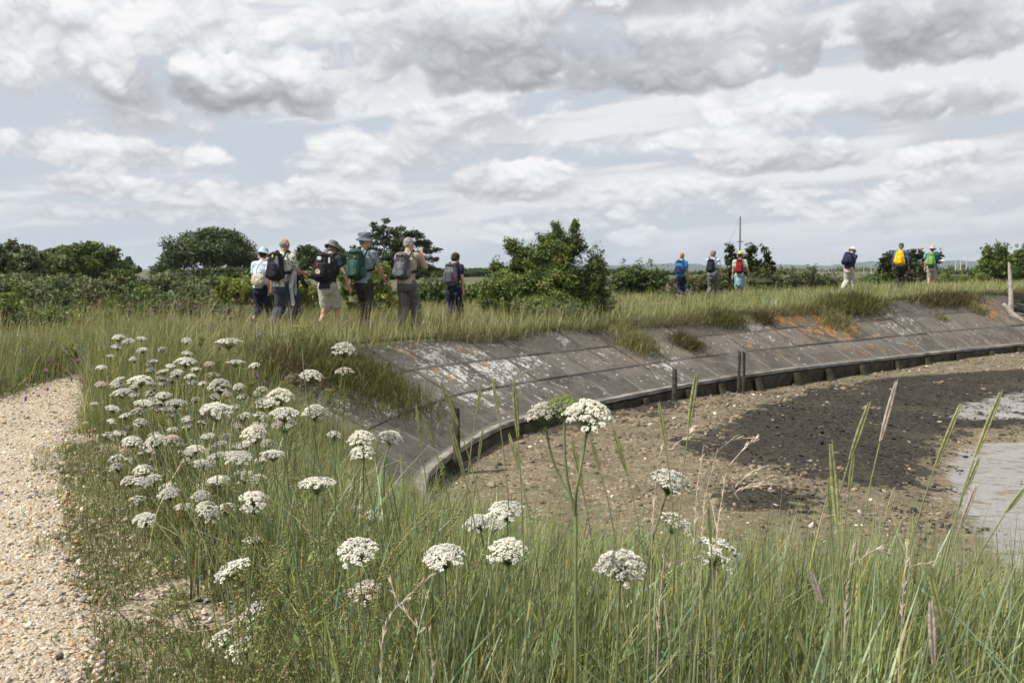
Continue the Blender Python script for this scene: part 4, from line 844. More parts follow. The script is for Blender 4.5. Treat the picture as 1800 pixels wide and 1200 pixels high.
mast(1117, 452, 486, 170, 'sailboat with a faint mast above the dark scrub right of the large bush', w=.05)
for px, y0 in ((826, 470), (833, 474), (1440, 468)): mast(px, y0, 486, 180, 'one of the faint far masts peeping beside a bush', 'faint far masts', .05, False)
# ================================================================== flowers
def umbel_mesh(name, seed, dome=.45, flor=14, col=(.74, .73, .68), rays_col=(.16, .2, .08), nrm=46, gap=.0, green=False):
    """flat to domed head of many umbellets, radius 1, its centre of rays at the origin, opening up +Z"""
    r_ = np.random.default_rng(seed); mb = MB(); k = np.arange(nrm)+.5; rad = np.sqrt(k/nrm)*.90; th = k*2.39996+r_.normal(0, .12, nrm)
    rad = rad*(1+r_.normal(0, .05, nrm)); X = rad*np.cos(th); Y = rad*np.sin(th); Z0 = .62+dome*(1-rad**2)*.8-.12*rad**3+r_.normal(0, .03, nrm)
    if gap: keep_ = r_.random(nrm) > gap; X, Y, Z0, rad = X[keep_], Y[keep_], Z0[keep_], rad[keep_]
    for x, y, z, rd in zip(X, Y, Z0, rad):
        nrmv = np.array([x*.55, y*.55, 1.0]); nrmv /= np.linalg.norm(nrmv); a = np.cross(nrmv, [0.3, .9, .1]); a /= np.linalg.norm(a); b_ = np.cross(nrmv, a); c = np.array([x, y, z])
        w = .018; V = [(w, 0, 0), (-w, 0, 0), tuple(c-[w*.5, 0, .09]), tuple(c+[w*.5, 0, -.09])]; V[2], V[3] = V[3], V[2]
        mb.add(np.array(V, float), [(0, 1, 3, 2)], rays_col); V2 = np.array([(0, w, 0), (0, -w, 0), c+[0, -w*.5, -.09], c+[0, w*.5, -.09]]); mb.add(V2, [(0, 1, 2, 3)], rays_col)
        nf = flor; rr_ = np.sqrt(r_.random(nf))*.150; tt = r_.random(nf)*6.283; s = (.034 if green else .050)*r_.uniform(.75, 1.25, nf)
        P = c+a*(rr_*np.cos(tt))[:, None]+b_*(rr_*np.sin(tt))[:, None]+nrmv*(.05*(1-(rr_/.13)**2)+r_.normal(0, .018, nf))[:, None]
        nn_ = nrmv+r_.normal(0, .38, (nf, 3)); nn_ /= np.linalg.norm(nn_, axis=1, keepdims=True); ta = np.cross(nn_, r_.normal(size=(nf, 3))); ta /= np.linalg.norm(ta, axis=1, keepdims=True); tb = np.cross(nn_, ta)
        # a five-lobed floret as a shallow folded star: two crossing quads
        q1 = np.stack([P-ta*s[:, None], P+tb*s[:, None]*.6-nn_*s[:, None]*.3, P+ta*s[:, None], P-tb*s[:, None]*.6+nn_*s[:, None]*.2], 1)
        q2 = np.stack([P-tb*s[:, None]+nn_*.004, P-ta*s[:, None]*.55+nn_*.010, P+tb*s[:, None]+nn_*.004, P+ta*s[:, None]*.55-nn_*.004], 1)
        V = np.concatenate([q1, q2]).reshape(-1, 3); cc = np.repeat(np.array(col)*r_.uniform(.80, 1.1, (nf*2, 1))*np.array([[1, 1, 1]]), 4, 0); mb.add(V, np.arange(nf*8).reshape(-1, 4), cc)
        if green:
            V, F = ico(); mb.add(V*.085*[1, 1, .8]+c-[0, 0, .02], F, np.array(col)*.8)
        # small green cup under each umbellet
        hx = np.array([(math.cos(t), math.sin(t)) for t in np.arange(6)*1.047]); ring = c+a*hx[:, :1]*.075+b_*hx[:, 1:]*.075-nrmv*.015
        mb.add(np.vstack([ring, c-nrmv*.10]), [(i, (i+1) % 6, 6) for i in range(6)], np.array(rays_col)*1.2)
    for i in range(11):        # drooping thin bracts below the head
        t = i/11*6.283+r_.normal(0, .1); d_ = np.array([math.cos(t), math.sin(t), 0]); n_ = np.array([-math.sin(t), math.cos(t), 0]); w = .02
        pts = [d_*.02, d_*.22+[0, 0, -.02], d_*.42+[0, 0, -.14]]
        V = np.array([pts[0]-n_*w, pts[0]+n_*w, pts[1]+n_*w*.8, pts[1]-n_*w*.8, pts[2]+n_*.004, pts[2]-n_*.004]); mb.add(V, [(0, 1, 2, 3), (3, 2, 4, 5)], rays_col)
    return mb.mesh(name)
def nest_mesh(name, seed, open_=.8, col=(.20, .21, .075), tip=(.27, .25, .10), nrays=44, height=1.5):
    """seed head closing into a cup of curved rays"""
    r_ = np.random.default_rng(seed); mb = MB()
    for i in range(nrays):
        t = i*2.39996; q = math.sqrt((i+.5)/nrays); o_ = open_*(.25+.75*q)*(1+r_.normal(0, .05)); d_ = np.array([math.cos(t), math.sin(t), 0]); n_ = np.array([-math.sin(t), math.cos(t), 0])
        c1 = d_*o_*.72+[0, 0, .35*height*q**.3]; c2 = d_*o_*1.05+[0, 0, .75*height]; c3 = d_*o_*(.80 if q > .6 else .8)+[0, 0, height*(1.0-.12*(1-q))]
        pts = np.array([(0, 0, 0), c1, c2, c3]); w = [.028, .024, .02, .014]
        V = np.array([p+s_*n_*ww for p, ww in zip(pts, w) for s_ in (-1, 1)]); mb.add(V, [(0, 1, 3, 2), (2, 3, 5, 4), (4, 5, 7, 6)], col)
        m_ = 9; P = c3+r_.normal(0, .055, (m_, 3)); s = .05
        for p in P:
            v, f = ico(); mb.add(v*[.030, .030, .05]*r_.uniform(.7, 1.3)+p, f, np.array(tip)*r_.uniform(.6, 1.3))
    return mb.mesh(name)
WHITE = [umbel_mesh('flower_head', 100+i, dm, fl, co, nrm=nr, gap=gp_) for i, (dm, fl, co, nr, gp_) in enumerate([
    (.55, 22, (.80, .78, .69), 60, 0), (.30, 21, (.81, .79, .71), 56, .04), (.75, 22, (.79, .765, .66), 62, 0), (.18, 18, (.80, .78, .70), 52, .08), (.55, 14, (.72, .64, .57), 50, .1), (.45, 13, (.78, .77, .69), 38, .25)])]
GREENU = umbel_mesh('flower_head', 140, .55, 20, (.36, .42, .14), (.16, .2, .07), nrm=48, green=True)
FAR_W = umbel_mesh('flower_head', 150, .4, 5, (.74, .73, .67), nrm=18)
NESTG = [nest_mesh('seed_head', 201, .62), nest_mesh('seed_head', 202, .95, height=1.15, col=(.24, .25, .09), tip=(.33, .32, .13))]
NESTB = [nest_mesh('seed_head', 203, .58, (.16, .12, .075), (.22, .16, .10)), umbel_mesh('seed_head', 204, .5, 8, (.30, .24, .18), (.2, .15, .1), nrm=40, gap=.15)]
for me in WHITE+[GREENU, FAR_W]+NESTG+NESTB: me.materials.append(M['floret'])
def ground_at(x, y):
    sd = near_crest(x, y)[0]
    return float(land_z(x, y)[0] if sd[0] < RUN else beach_z(np.array([x]), np.array([y]), sd)[0])
def stem_mesh(b, p1, d0, w, seed, col=(.17, .20, .09), leaves=0):
    """b base, p1 top, d0 direction in which the top arrives; in base coordinates"""
    r_ = np.random.default_rng(seed); L = np.linalg.norm(p1-b); c1 = b+np.array([r_.normal(0, .05), r_.normal(0, .05), L*.45]); c2 = p1-d0*L*.28; t = np.linspace(0, 1, 9)[:, None]
    pts = (1-t)**3*b+3*(1-t)**2*t*c1+3*(1-t)*t*t*c2+t**3*p1
    mb = MB(); mb.tube(pts, np.linspace(w*1.5, w*.8, 9), 6, np.array(col)*r_.uniform(.8, 1.2))
    return mb, pts
def head_depth(px, py, w):
    """ordinary wild carrot heads are 7 to 10 cm wide; where the bank hides the scale, heads near the ground line are farther"""
    return .088*FPX/max(w, 8)
WARM = []
def carrot(px, py, w, kind, label, group=None, tilt=None, d=None, name='wild_carrot', cat='wild flower'):
    d = d or min(max(head_depth(px, py, w), 1.6), 5.6)
    r_ = random.Random(int(px*7+py)); me = kind; real = w*d/FPX/2*1.2
    P = np.array(W(px, py+w*.14, d)); bx = P[0]+r_.uniform(-.08, .08)*2; by = P[1]+r_.uniform(-.10, .12)
    # keep the root off the gravel
    if path_d([bx], [by])[0] < .5: bx += (.5-float(path_d([bx], [by])[0]))
    g = ground_at(bx, by); root = empty(name, (bx, by, g-.01), 0, label, cat, group); b0 = np.array(root.location)
    tl = tilt if tilt is not None else (r_.uniform(-.25, .25), r_.uniform(-.30, -.05))
    up = Vector((tl[0], tl[1], 1)).normalized(); top = Vector(P-b0)-up*real*.62
    mb, pts = stem_mesh(np.zeros(3), np.array(top), np.array(up), .0016+real*.018, int(px*31+py))
    if d < 3.2:
        for i in range(2):      # feathery leaf bits on the stem
            p = pts[4+i*2]; dr_ = np.array([r_.uniform(-1, 1), r_.uniform(-.6, .6), .6]); dr_ /= np.linalg.norm(dr_)
            for j in range(14):
                q = p+dr_*(.015+.006*j); e_ = q+np.array([r_.uniform(-.03, .03), r_.uniform(-.03, .03), r_.uniform(.0, .03)]); n_ = np.array([0, .0012, .0012]); mb.add([q-n_, q+n_, e_+n_*.3, e_-n_*.3], [(0, 1, 2, 3)], (.10, .14, .05))
            mb.tube([p, p+dr_*.1], [.0012, .0006], 4, (.12, .16, .06))
    mb.build('stem', M['stem'], root)
    h = link('seed_head' if me.name.startswith('seed') else 'flower_head', me, None, root); h.location = top; h.scale = (real, real, real)
    h.rotation_mode = 'QUATERNION'; h.rotation_quaternion = up.to_track_quat('Z', 'Y') @ Matrix.Rotation(r_.uniform(0, 6.28), 3, 'Z').to_quaternion()
    return root
w0, w1, w2, w3, wp, wl = WHITE
F_, D_, T_ = w1, w0, w2
NEAR = [  # px, py, width, mesh, label, tilt
 (893, 963, 65, T_, 'dense white dome below the pair of flat heads in the centre grass', (0, -.25)), (889, 888, 58, F_, 'white head uppermost of the cluster left of the tall green-centred plant', (-.1, -.3)),
 (840, 911, 48, F_, 'white flat head at the left end of the central cluster', (-.25, -.3)), (868, 915, 40, w3, 'small flat white head tucked under the uppermost central one', (0, -.1)),
 (780, 970, 66, D_, 'big white dome standing left of the dense central dome', (-.1, -.35)), (1092, 985, 78, D_, 'broad white dome half buried in the tall blue-green grass', (0, -.35)),
 (1180, 838, 66, D_, 'white head leaning right above the grass near the bent dry stems', (.3, -.25)), (1189, 912, 58, wl, 'loose white head leaning right, under the one by the bent stems', (.45, -.3)),
 (1260, 960, 80, wl, 'wide pale head deep in the grass, farthest right of all white heads', (.2, -.3)), (628, 960, 66, D_, 'large white dome over yellow-green dock spikes', (0, -.35)),
 (640, 1033, 58, wp, 'pinkish white head touching dry stalks low in the grass', (-.2, -.3)), (741, 1039, 46, w3, 'small flat white head alone low in the centre grass', (-.3, -.05)),
 (408, 991, 62, F_, 'flat white head tilted left above the dock spikes', (-.45, -.1)), (446, 1071, 52, wl, 'white head tilted steeply left low on the bank', (-.55, -.5)),
 (390, 1117, 48, wl, 'left one of the lowest pair of white heads by the gravel', (-.2, -.3)), (423, 1134, 56, wl, 'right one of the lowest pair of white heads by the gravel', (-.4, -.45)),
 (491, 1043, 28, wl, 'tiny sparse white head above the steeply tilted one', (-.3, -.2)), (557, 839, 59, w3, 'very flat white head seen edge-on below the slabs', (0, 0)),
 (605, 611, 38, T_, 'tight white dome held high against the olive wall growth', (.15, -.25)), (636, 768, 44, T_, 'upper of two stacked white domes in front of the slab foot', (0, -.3)),
 (637, 790, 38, D_, 'lower of two stacked white domes in front of the slab foot', (0, -.4)), (688, 764, 38, D_, 'white dome leaning right beside the two stacked domes', (.35, -.3)),
 (447, 867, 46, F_, 'white domed head right above another flat one', (.1, -.15)), (444, 884, 42, F_, 'flat head immediately under the domed one', (-.1, -.1)), (372, 897, 38, wl, 'white head tilted right-up near the round green nest', (.4, -.5)),
 (657, 903, 36, wl, 'sparse white head above the large dome over the dock', (.2, -.3)), (667, 928, 28, wl, 'thin white flower fringe just under the sparse one', (.4, -.1)), (627, 892, 28, wl, 'fuzzy small head behind the dock spikes', None), (733, 928, 30, wl, 'sparse little head left of the big leaning domes', None),
 (402, 594, 41, w3, 'flat white plate rising highest over the far drift', (0, 0)), (605, 650, 30, wp, 'brownish open head just below the tight white dome', (0, -.1)), (546, 656, 36, D_, 'white dome crossed by the stem of the green funnel head', (.1, -.25)),
 (386, 675, 37, T_, 'round white dome in the middle of the drift', (0, -.3)), (380, 716, 50, D_, 'widest white plate in the middle of the drift', (.1, -.15)), (492, 693, 42, T_, 'greenish white dome left of the slabs', (0, -.3)),
 (553, 721, 38, T_, 'heavy cream dome at the right side of the drift', (.05, -.3)), (499, 719, 48, F_, 'wide cream plate left of the heavy cream dome', (0, -.1)), (501, 742, 42, wp, 'pink-brown fading plate under the wide cream one', (0, -.1)),
 (447, 759, 42, T_, 'mottled dome in the centre of the drift', (0, -.4)), (420, 798, 42, F_, 'curved white plate drooping to the left', (.1, -.35)), (480, 791, 40, w3, 'thin flat plate below the mottled dome', (.05, 0)),
 (433, 833, 38, wl, 'half open head tilted up to the right', (.5, -.3)), (383, 838, 36, F_, 'pale pink plate left of the half open head', (-.1, -.1)), (357, 811, 31, F_, 'white plate tilted right beside the curved one', (.35, -.2)),
 (298, 863, 34, D_, 'bright dome above the left margin of the drift', (0, -.3)), (254, 908, 36, D_, 'dome nearest the gravel in the middle of the bank edge', (0, -.3)), (266, 840, 31, D_, 'small dome left of the pale flat plate', (-.3, -.3)),
 (274, 771, 37, D_, 'bright white dome left of the pinkish plate', (-.15, -.25)), (302, 770, 31, wp, 'pinkish flat plate touching the bright white dome', (.1, -.3)), (247, 662, 38, F_, 'broad white plate at the upper left of the drift', (.05, -.1)),
 (213, 685, 31, F_, 'white plate facing the path near the knapweed', (-.1, -.2)), (327, 630, 34, F_, 'two-tiered white plate high in the drift', (.1, -.15)), (414, 632, 28, w3, 'flat little plate high on the right of the drift', (0, 0)), (315, 951, 27, wl, 'ragged small head below the drift near the green nest', None), (445, 943, 34, w3, 'flat white sliver beside the big dark stems', (0, 0))]
for (px, py, w, me, lab, tl) in NEAR: carrot(px, py, w, me, lab, None, tl)
# the tall plant in the middle: three heads on one stem
big = W(1000, 1010, 1.75); g = ground_at(big.x, big.y+.05)
root = empty('wild_carrot', (big.x, big.y, g), 0, 'tallest wild carrot, one green head between two white domes above the beach', 'wild flower'); b0 = np.array(root.location)
mb = MB(); fork = np.array(W(1012, 905, 1.75))-b0; 
mb.tube([(0, 0, 0), fork*.5+[.01, 0, 0], fork], [.0045, .004, .0036], 7, (.16, .20, .09))
heads = [(957, 722, 62, T_, (-.12, -.1), 1.78), (1035, 724, 86, T_, (.10, -.28), 1.68), (992, 706, 66, GREENU, (0, -.05), 1.74)]
for (px, py, w, me, tl, d) in heads:
    real = w*d/FPX/2*1.1; up = Vector((tl[0], tl[1], 1)).normalized(); top = np.array(W(px, py+w*.12, d))-b0-np.array(up)*real*.62
    st0 = np.array(W(1000 if px < 1020 else 1010, 860, d))-b0; t = np.linspace(0, 1, 8)[:, None]; c1 = fork+(st0-fork)*1.2; c2 = top-np.array(up)*.10
    mb.tube((1-t)**3*fork+3*(1-t)**2*t*c1+3*(1-t)*t*t*c2+t**3*top, np.linspace(.0032, .0024, 8), 7, (.17, .21, .10))
    h = link('flower_head', me, None, root); h.location = top; h.scale = (real,)*3; h.rotation_mode = 'QUATERNION'; h.rotation_quaternion = up.to_track_quat('Z', 'Y')
mb.build('stem', M['stem'], root, True)
def fern_leaf(p, d_, L, root, seed):
    r_ = random.Random(seed); mb = MB(); d_ = Vector(d_).normalized(); sd_ = d_.cross(Vector((0, 0, 1))).normalized(); pts = []
    for i in range(9): t = i/8; pts.append(Vector(p)+d_*L*t+Vector((0, 0, -.25*L*t*t)))
    mb.tube([tuple(q) for q in pts], np.linspace(.0011, .0004, 9), 4, (.13, .17, .06))
    for i in range(1, 9):
        for s_ in (-1, 1):
            ll = L*.38*(1-i/10); e_ = pts[i]+sd_*s_*ll+d_*ll*.7; mb.add([tuple(pts[i]-d_*.001), tuple(pts[i]+d_*.001), tuple(e_+d_*.0005), tuple(e_-d_*.0005)], [(0, 1, 2, 3)], (.12, .17, .055))
            for k in range(1, 4):
                q = pts[i].lerp(e_, k/3.5)
                for s2 in (-1, 1): e2 = q+(d_*.9+sd_*s2*.7+Vector((0, 0, r_.uniform(-.3, .3))))*ll*.33; mb.add([tuple(q-d_*.0012), tuple(q+d_*.0012), tuple(e2)], [(0, 1, 2)], (.12, .17, .055))
    return mb.build('leaf', M['stem'], root)
for i, (px, py, dx, L) in enumerate([(1000, 822, -.9, .07), (1006, 850, .9, .085), (1008, 880, -1, .09), (1010, 905, 1, .10), (1011, 935, -.9, .10), (1011, 960, .8, .09)]):
    fern_leaf(np.array(W(px, py, 1.75))-b0, (dx, random.uniform(-.5, .3), .55), L, root, i)
# nests and green heads
for (px, py, w, me, lab, tl) in [(530, 580, 40, NESTG[1], 'tall green funnel-shaped head standing above all the others on the left', (0, 0)), (439, 684, 27, NESTG[0], 'green bird-nest head right of the round white dome', (0, 0)),
    (520, 660, 36, NESTB[1], 'loose pink-brown withered head left of the crossed dome', (0, -.1)), (568, 674, 25, NESTB[0], 'brown nest leaning behind the white crossed dome', (.1, 0)), (580, 696, 30, NESTG[0], 'dark green nest under the leaning brown one', (.05, 0)),
    (502, 674, 22, NESTG[1], 'small green knob among the white heads near the slabs', (0, -.1)), (357, 738, 22, NESTB[0], 'dark brown tight ball below the widest white plate', (-.1, 0)), (287, 735, 28, NESTG[1], 'green head with white rim left of the widest plate', (0, -.1)),
    (446, 905, 34, NESTG[0], 'round green nest under the pair of white plates', (0, 0)), (380, 862, 32, NESTB[0], 'brown woolly nest under the pale pink plate', (0, -.2)), (353, 601, 18, NESTG[0], 'olive head far up beside the highest flat plate', None), (383, 641, 17, NESTG[0], 'olive head behind the two-tiered plate', None),
    (182, 621, 16, NESTG[1], 'yellow-green knob at the upper left of the drift', None), (728, 862, 24, NESTB[1], 'left of two brown fluffy heads in front of the beach edge', None), (770, 872, 30, NESTB[1], 'right of two brown fluffy heads in front of the beach edge', None),
    (748, 950, 34, NESTB[1], 'brown lacy head touching the big left dome', None), (632, 1090, 42, NESTB[1], 'large brown lacy head low in the dry stalks', (-.2, -.3)), (425, 746, 20, NESTB[0], 'brown head right of the widest plate', None), (208, 735, 17, NESTG[1], 'small olive head near the gravel side', None)]:
    carrot(px, py, w, me, lab, None, tl)
# the lesser heads of the drift
REST = [(208, 591, 20), (225, 596, 20), (206, 606, 20), (368, 638, 17), (344, 646, 18), (311, 654, 21), (376, 656, 20), (334, 660, 20), (337, 668, 17), (266, 671, 16), (270, 679, 16), (288, 670, 17), (207, 673, 23), (267, 687, 23), (287, 693, 28), (310, 703, 31), (254, 703, 31),
        (244, 720, 25), (427, 693, 18), (474, 708, 25), (458, 728, 28), (429, 728, 23), (199, 714, 24), (166, 707, 13), (150, 742, 9), (198, 737, 17), (247, 741, 24), (192, 762, 24), (233, 772, 31), (273, 759, 23), (366, 762, 25), (397, 764, 21), (412, 779, 23), (471, 778, 25), (400, 813, 20), (252, 822, 31), (270, 788, 23),
        (249, 793, 14), (321, 820, 20), (294, 850, 27), (254, 884, 20), (291, 890, 20), (587, 761, 23), (445, 1171, 15), (300, 640, 16), (285, 612, 15), (250, 612, 18), (236, 630, 16), (262, 640, 14), (356, 672, 15), (300, 724, 20), (330, 745, 18), (345, 700, 16), (412, 712, 20), (318, 780, 16), (230, 748, 15)]
rq_ = random.Random(12)
while len(REST) < 128:
    px, py = rq_.uniform(175, 480), rq_.uniform(590, 900)
    if px < 175+(py-700)*.25 or px > 480-(py-640)*.10 or (py < 640 and px > 340): continue
    if min(math.hypot(px-a[0], (py-a[1])*1.5) for a in REST+NEAR) < 13: continue
    REST.append((px, py, 12+(py-590)/300*16*rq_.uniform(.7, 1.2)+rq_.uniform(0, 5)))
for i, (px, py, w) in enumerate(REST):
    zone = ('upper' if py < 680 else 'middle' if py < 770 else 'lower')
    lab = {'upper': 'small white head among many at the upper end of the drift by the path', 'middle': 'white carrot head crowded in the middle of the drift', 'lower': 'white carrot head on the lower left bank beside the gravel'}[zone]
    carrot(px, py, w, WHITE[(0, 1, 3, 4, 1, 2, 5)[i % 7]], lab, 'crowded wild carrot heads, %s drift' % zone, d=min(5.6, .085*FPX/w) if w > 20 else None)
# purple knapweed
mb = MB(); r_ = np.random.default_rng(9)
for i in range(46):
    t = i*2.4; q = math.sqrt(i/46); d_ = np.array([math.cos(t)*q, math.sin(t)*q, 1.2-.9*q]); d_ /= np.linalg.norm(d_); n_ = np.cross(d_, [.1, .2, .97]); n_ /= np.linalg.norm(n_); e_ = d_*1.0*r_.uniform(.8, 1.1)+[0, 0, .35]
    mb.add([np.array([0, 0, .35])-n_*.03, np.array([0, 0, .35])+n_*.03, e_+n_*.10, e_-n_*.10], [(0, 1, 2, 3)], np.array([.36, .13, .40])*r_.uniform(.7, 1.3))
KN = mb.mesh('petals'); KN.materials.append(M['floret'])
mb = MB(); v, f = ico(); mb.add(v*[.42, .42, .5]+[0, 0, .05], f, (.05, .045, .03)); KB = mb.mesh('bract_cup'); KB.materials.append(M['stem'])
KNAP = [(137, 636, 8), (80, 655, 9), (118, 655, 6), (98, 643, 6), (85, 636, 6), (126, 668, 7), (142, 668, 6), (154, 640, 6), (161, 646, 6), (45, 703, 8), (68, 697, 5), (84, 686, 7), (123, 636, 5), (73, 571, 5), (12, 586, 6), (225, 548, 6), (185, 553, 6), (189, 556, 5), (222, 560, 5), (210, 553, 5), (303, 570, 5), (342, 542, 6), (352, 538, 5), (325, 530, 5), (313, 540, 5), (371, 580, 6), (386, 614, 6), (276, 613, 5), (240, 627, 6), (178, 612, 7), (146, 630, 5), (170, 596, 5), (67, 634, 5), (62, 628, 5), (113, 619, 4), (196, 567, 5), (262, 549, 4), (295, 561, 4), (270, 547, 4), (452, 664, 7), (351, 585, 5), (230, 585, 4), (420, 530, 4), (440, 528, 4), (447, 540, 4), (395, 548, 4), (405, 560, 4), (33, 652, 4), (92, 602, 4), (40, 618, 5)]
for (px, py, w) in KNAP:
    d = 4.6 if px > 440 else (8.6 if py > 600 else 11.5); d *= random.uniform(.95, 1.08); P = np.array(W(px, py, d)); g = float(land_z(P[0], P[1])[0])
    far = py < 600; q_ = float(path_d([P[0]], [P[1]])[0]); bx = P[0]+(0.15-q_ if -path_w(P[1])/2 < q_ < .15 else (-path_w(P[1])-q_-.1 if -path_w(P[1])-.1 < q_ <= -path_w(P[1])/2 else 0)); g = float(land_z(bx, P[1])[0])
    root = empty('knapweed', (bx, P[1]+.05, g), 0, 'purple knapweed flower %s' % ('scattered through the far weeds below the bright bush' if far else 'among the weeds on the left beyond the gravel'), 'wild flower', 'knapweed %s' % ('in the far weeds' if far else 'beside the gravel'))
    top = P-np.array(root.location); mb, _ = stem_mesh(np.zeros(3), top, np.array([0, 0, 1.]), .0018, px+py, (.11, .12, .07)); mb.build('stem', M['stem'], root)
    s_ = max(w, 5)*d/FPX*.62
    for me, nm in ((KN, 'petals'), (KB, 'bract_cup')): h = link(nm, me, None, root); h.location = top; h.scale = (s_,)*3
# daisies and carrots around the walkers' feet: one head on one stem
FARS = []
r3 = random.Random(4)
def cluster(cx, cy, rx, ry, n, d, w):
    for i in range(n): FARS.append((cx+r3.gauss(0, rx), cy+r3.gauss(0, ry), d*r3.uniform(.94, 1.06), w*r3.uniform(.7, 1.25)))
cluster(1205, 512, 11, 7, 22, 24, 6.5); cluster(1297, 524, 9, 6, 13, 24.5, 6.5); cluster(1250, 520, 8, 6, 9, 26, 5); cluster(1010, 540, 16, 8, 26, 18.5, 5.5); cluster(950, 545, 26, 8, 15, 18, 5); cluster(770, 545, 24, 18, 18, 15, 6); cluster(740, 530, 40, 10, 7, 17, 5)
cluster(455, 585, 12, 9, 22, 12, 7.5); cluster(490, 592, 24, 8, 14, 11.5, 6); cluster(1610, 492, 10, 5, 13, 29, 5); cluster(1505, 505, 18, 6, 9, 30, 5); cluster(1660, 500, 30, 5, 6, 32, 4); cluster(1100, 530, 30, 8, 8, 22, 4.5)
for (px, py, d, w) in FARS:
    P = np.array(W(px, py, d)); sd = near_crest(P[0], P[1])[0][0]
    if sd > -.1: P[1] += .6; 
    g = float(land_z(P[0], P[1], False)[0])
    if P[2] < g+.12: P[2] = g+.12
    zone = 'near the first group of walkers' if px < 860 else ('in front of the large sprigged bush' if px < 1120 else ('at the feet of the middle three walkers' if px < 1400 else 'by the last three walkers'))
    root = empty('meadow_flower', (P[0], P[1], g), 0, 'small white flower in the grass '+zone, 'wild flower', 'white flowers '+zone)
    mb = MB(); mb.tube([(0, 0, 0), (r3.uniform(-.03, .03), 0, (P[2]-g)*.5), (0, 0, P[2]-g)], [.004, .003, .002], 4, (.14, .16, .07)); mb.build('stem', M['stem'], root)
    h = link('flower_head', FAR_W, None, root); h.location = (0, 0, P[2]-g-.02); s_ = w*d/FPX*.55; h.scale = (s_,)*3; h.rotation_euler = (r3.uniform(0, .5), r3.uniform(-.3, .3), r3.uniform(0, 6))

# ================================================================== ears of grass and bent dry stalks
def ear(px0, py0, px1, py1, d, col, label, group=None, wpx=7):
    """(px0, py0) top of the ear, (px1, py1) its foot"""
    top = np.array(W(px0, py0, d)); ft = np.array(W(px1, py1, d)); dr_ = ft-top; L = np.linalg.norm(dr_); dr_ /= L
    bx = ft[0]+dr_[0]*.35; by = d+.02; g = ground_at(bx, by); root = empty('grass_stalk', (bx, by, g), 0, label, 'grass stalk', group); b0 = np.array(root.location)
    t = np.linspace(0, 1, 9)[:, None]; a = np.zeros(3); e_ = ft-b0; c1 = np.array([0, 0, e_[2]*.5]); c2 = e_+dr_*.15
    mb = MB(); mb.tube((1-t)**3*a+3*(1-t)**2*t*c1+3*(1-t)*t*t*c2+t**3*e_, np.linspace(.0022, .0014, 9), 5, (.20, .22, .10)); mb.build('stem', M['stem'], root)
    mb = MB(); r_ = random.Random(px0); n = int(min(26, max(9, L/(wpx*d/FPX*.62)))); side = np.cross(dr_, [0, 1, 0]); side /= np.linalg.norm(side); wr = wpx*d/FPX*.5
    for i in range(n*2):
        s_ = 1 if i % 2 else -1; tt = i/(n*2-1); c = top-b0+dr_*L*(1-tt)*.97; ww = wr*(.55+.6*math.sin(math.pi*min(1, (1-tt)*.9+.05)))
        up_ = -dr_*L/n*1.15; o_ = side*s_*ww*.55
        V, F = tube_np([c+o_*.2, c+o_*.9+up_*.6, c+o_*1.0+up_*1.3, c+o_*.85+up_*2.1], [ww*.22, ww*.48, ww*.36, ww*.06], 6, True, .8); mb.add(V, F, np.array(col)*r_.uniform(.75, 1.25))
    mb.build('seed_head', M['stem'], root, True); return root
GE = (.22, .24, .10); YE = (.30, .30, .14); BE = (.42, .34, .23); PE = (.40, .34, .28)
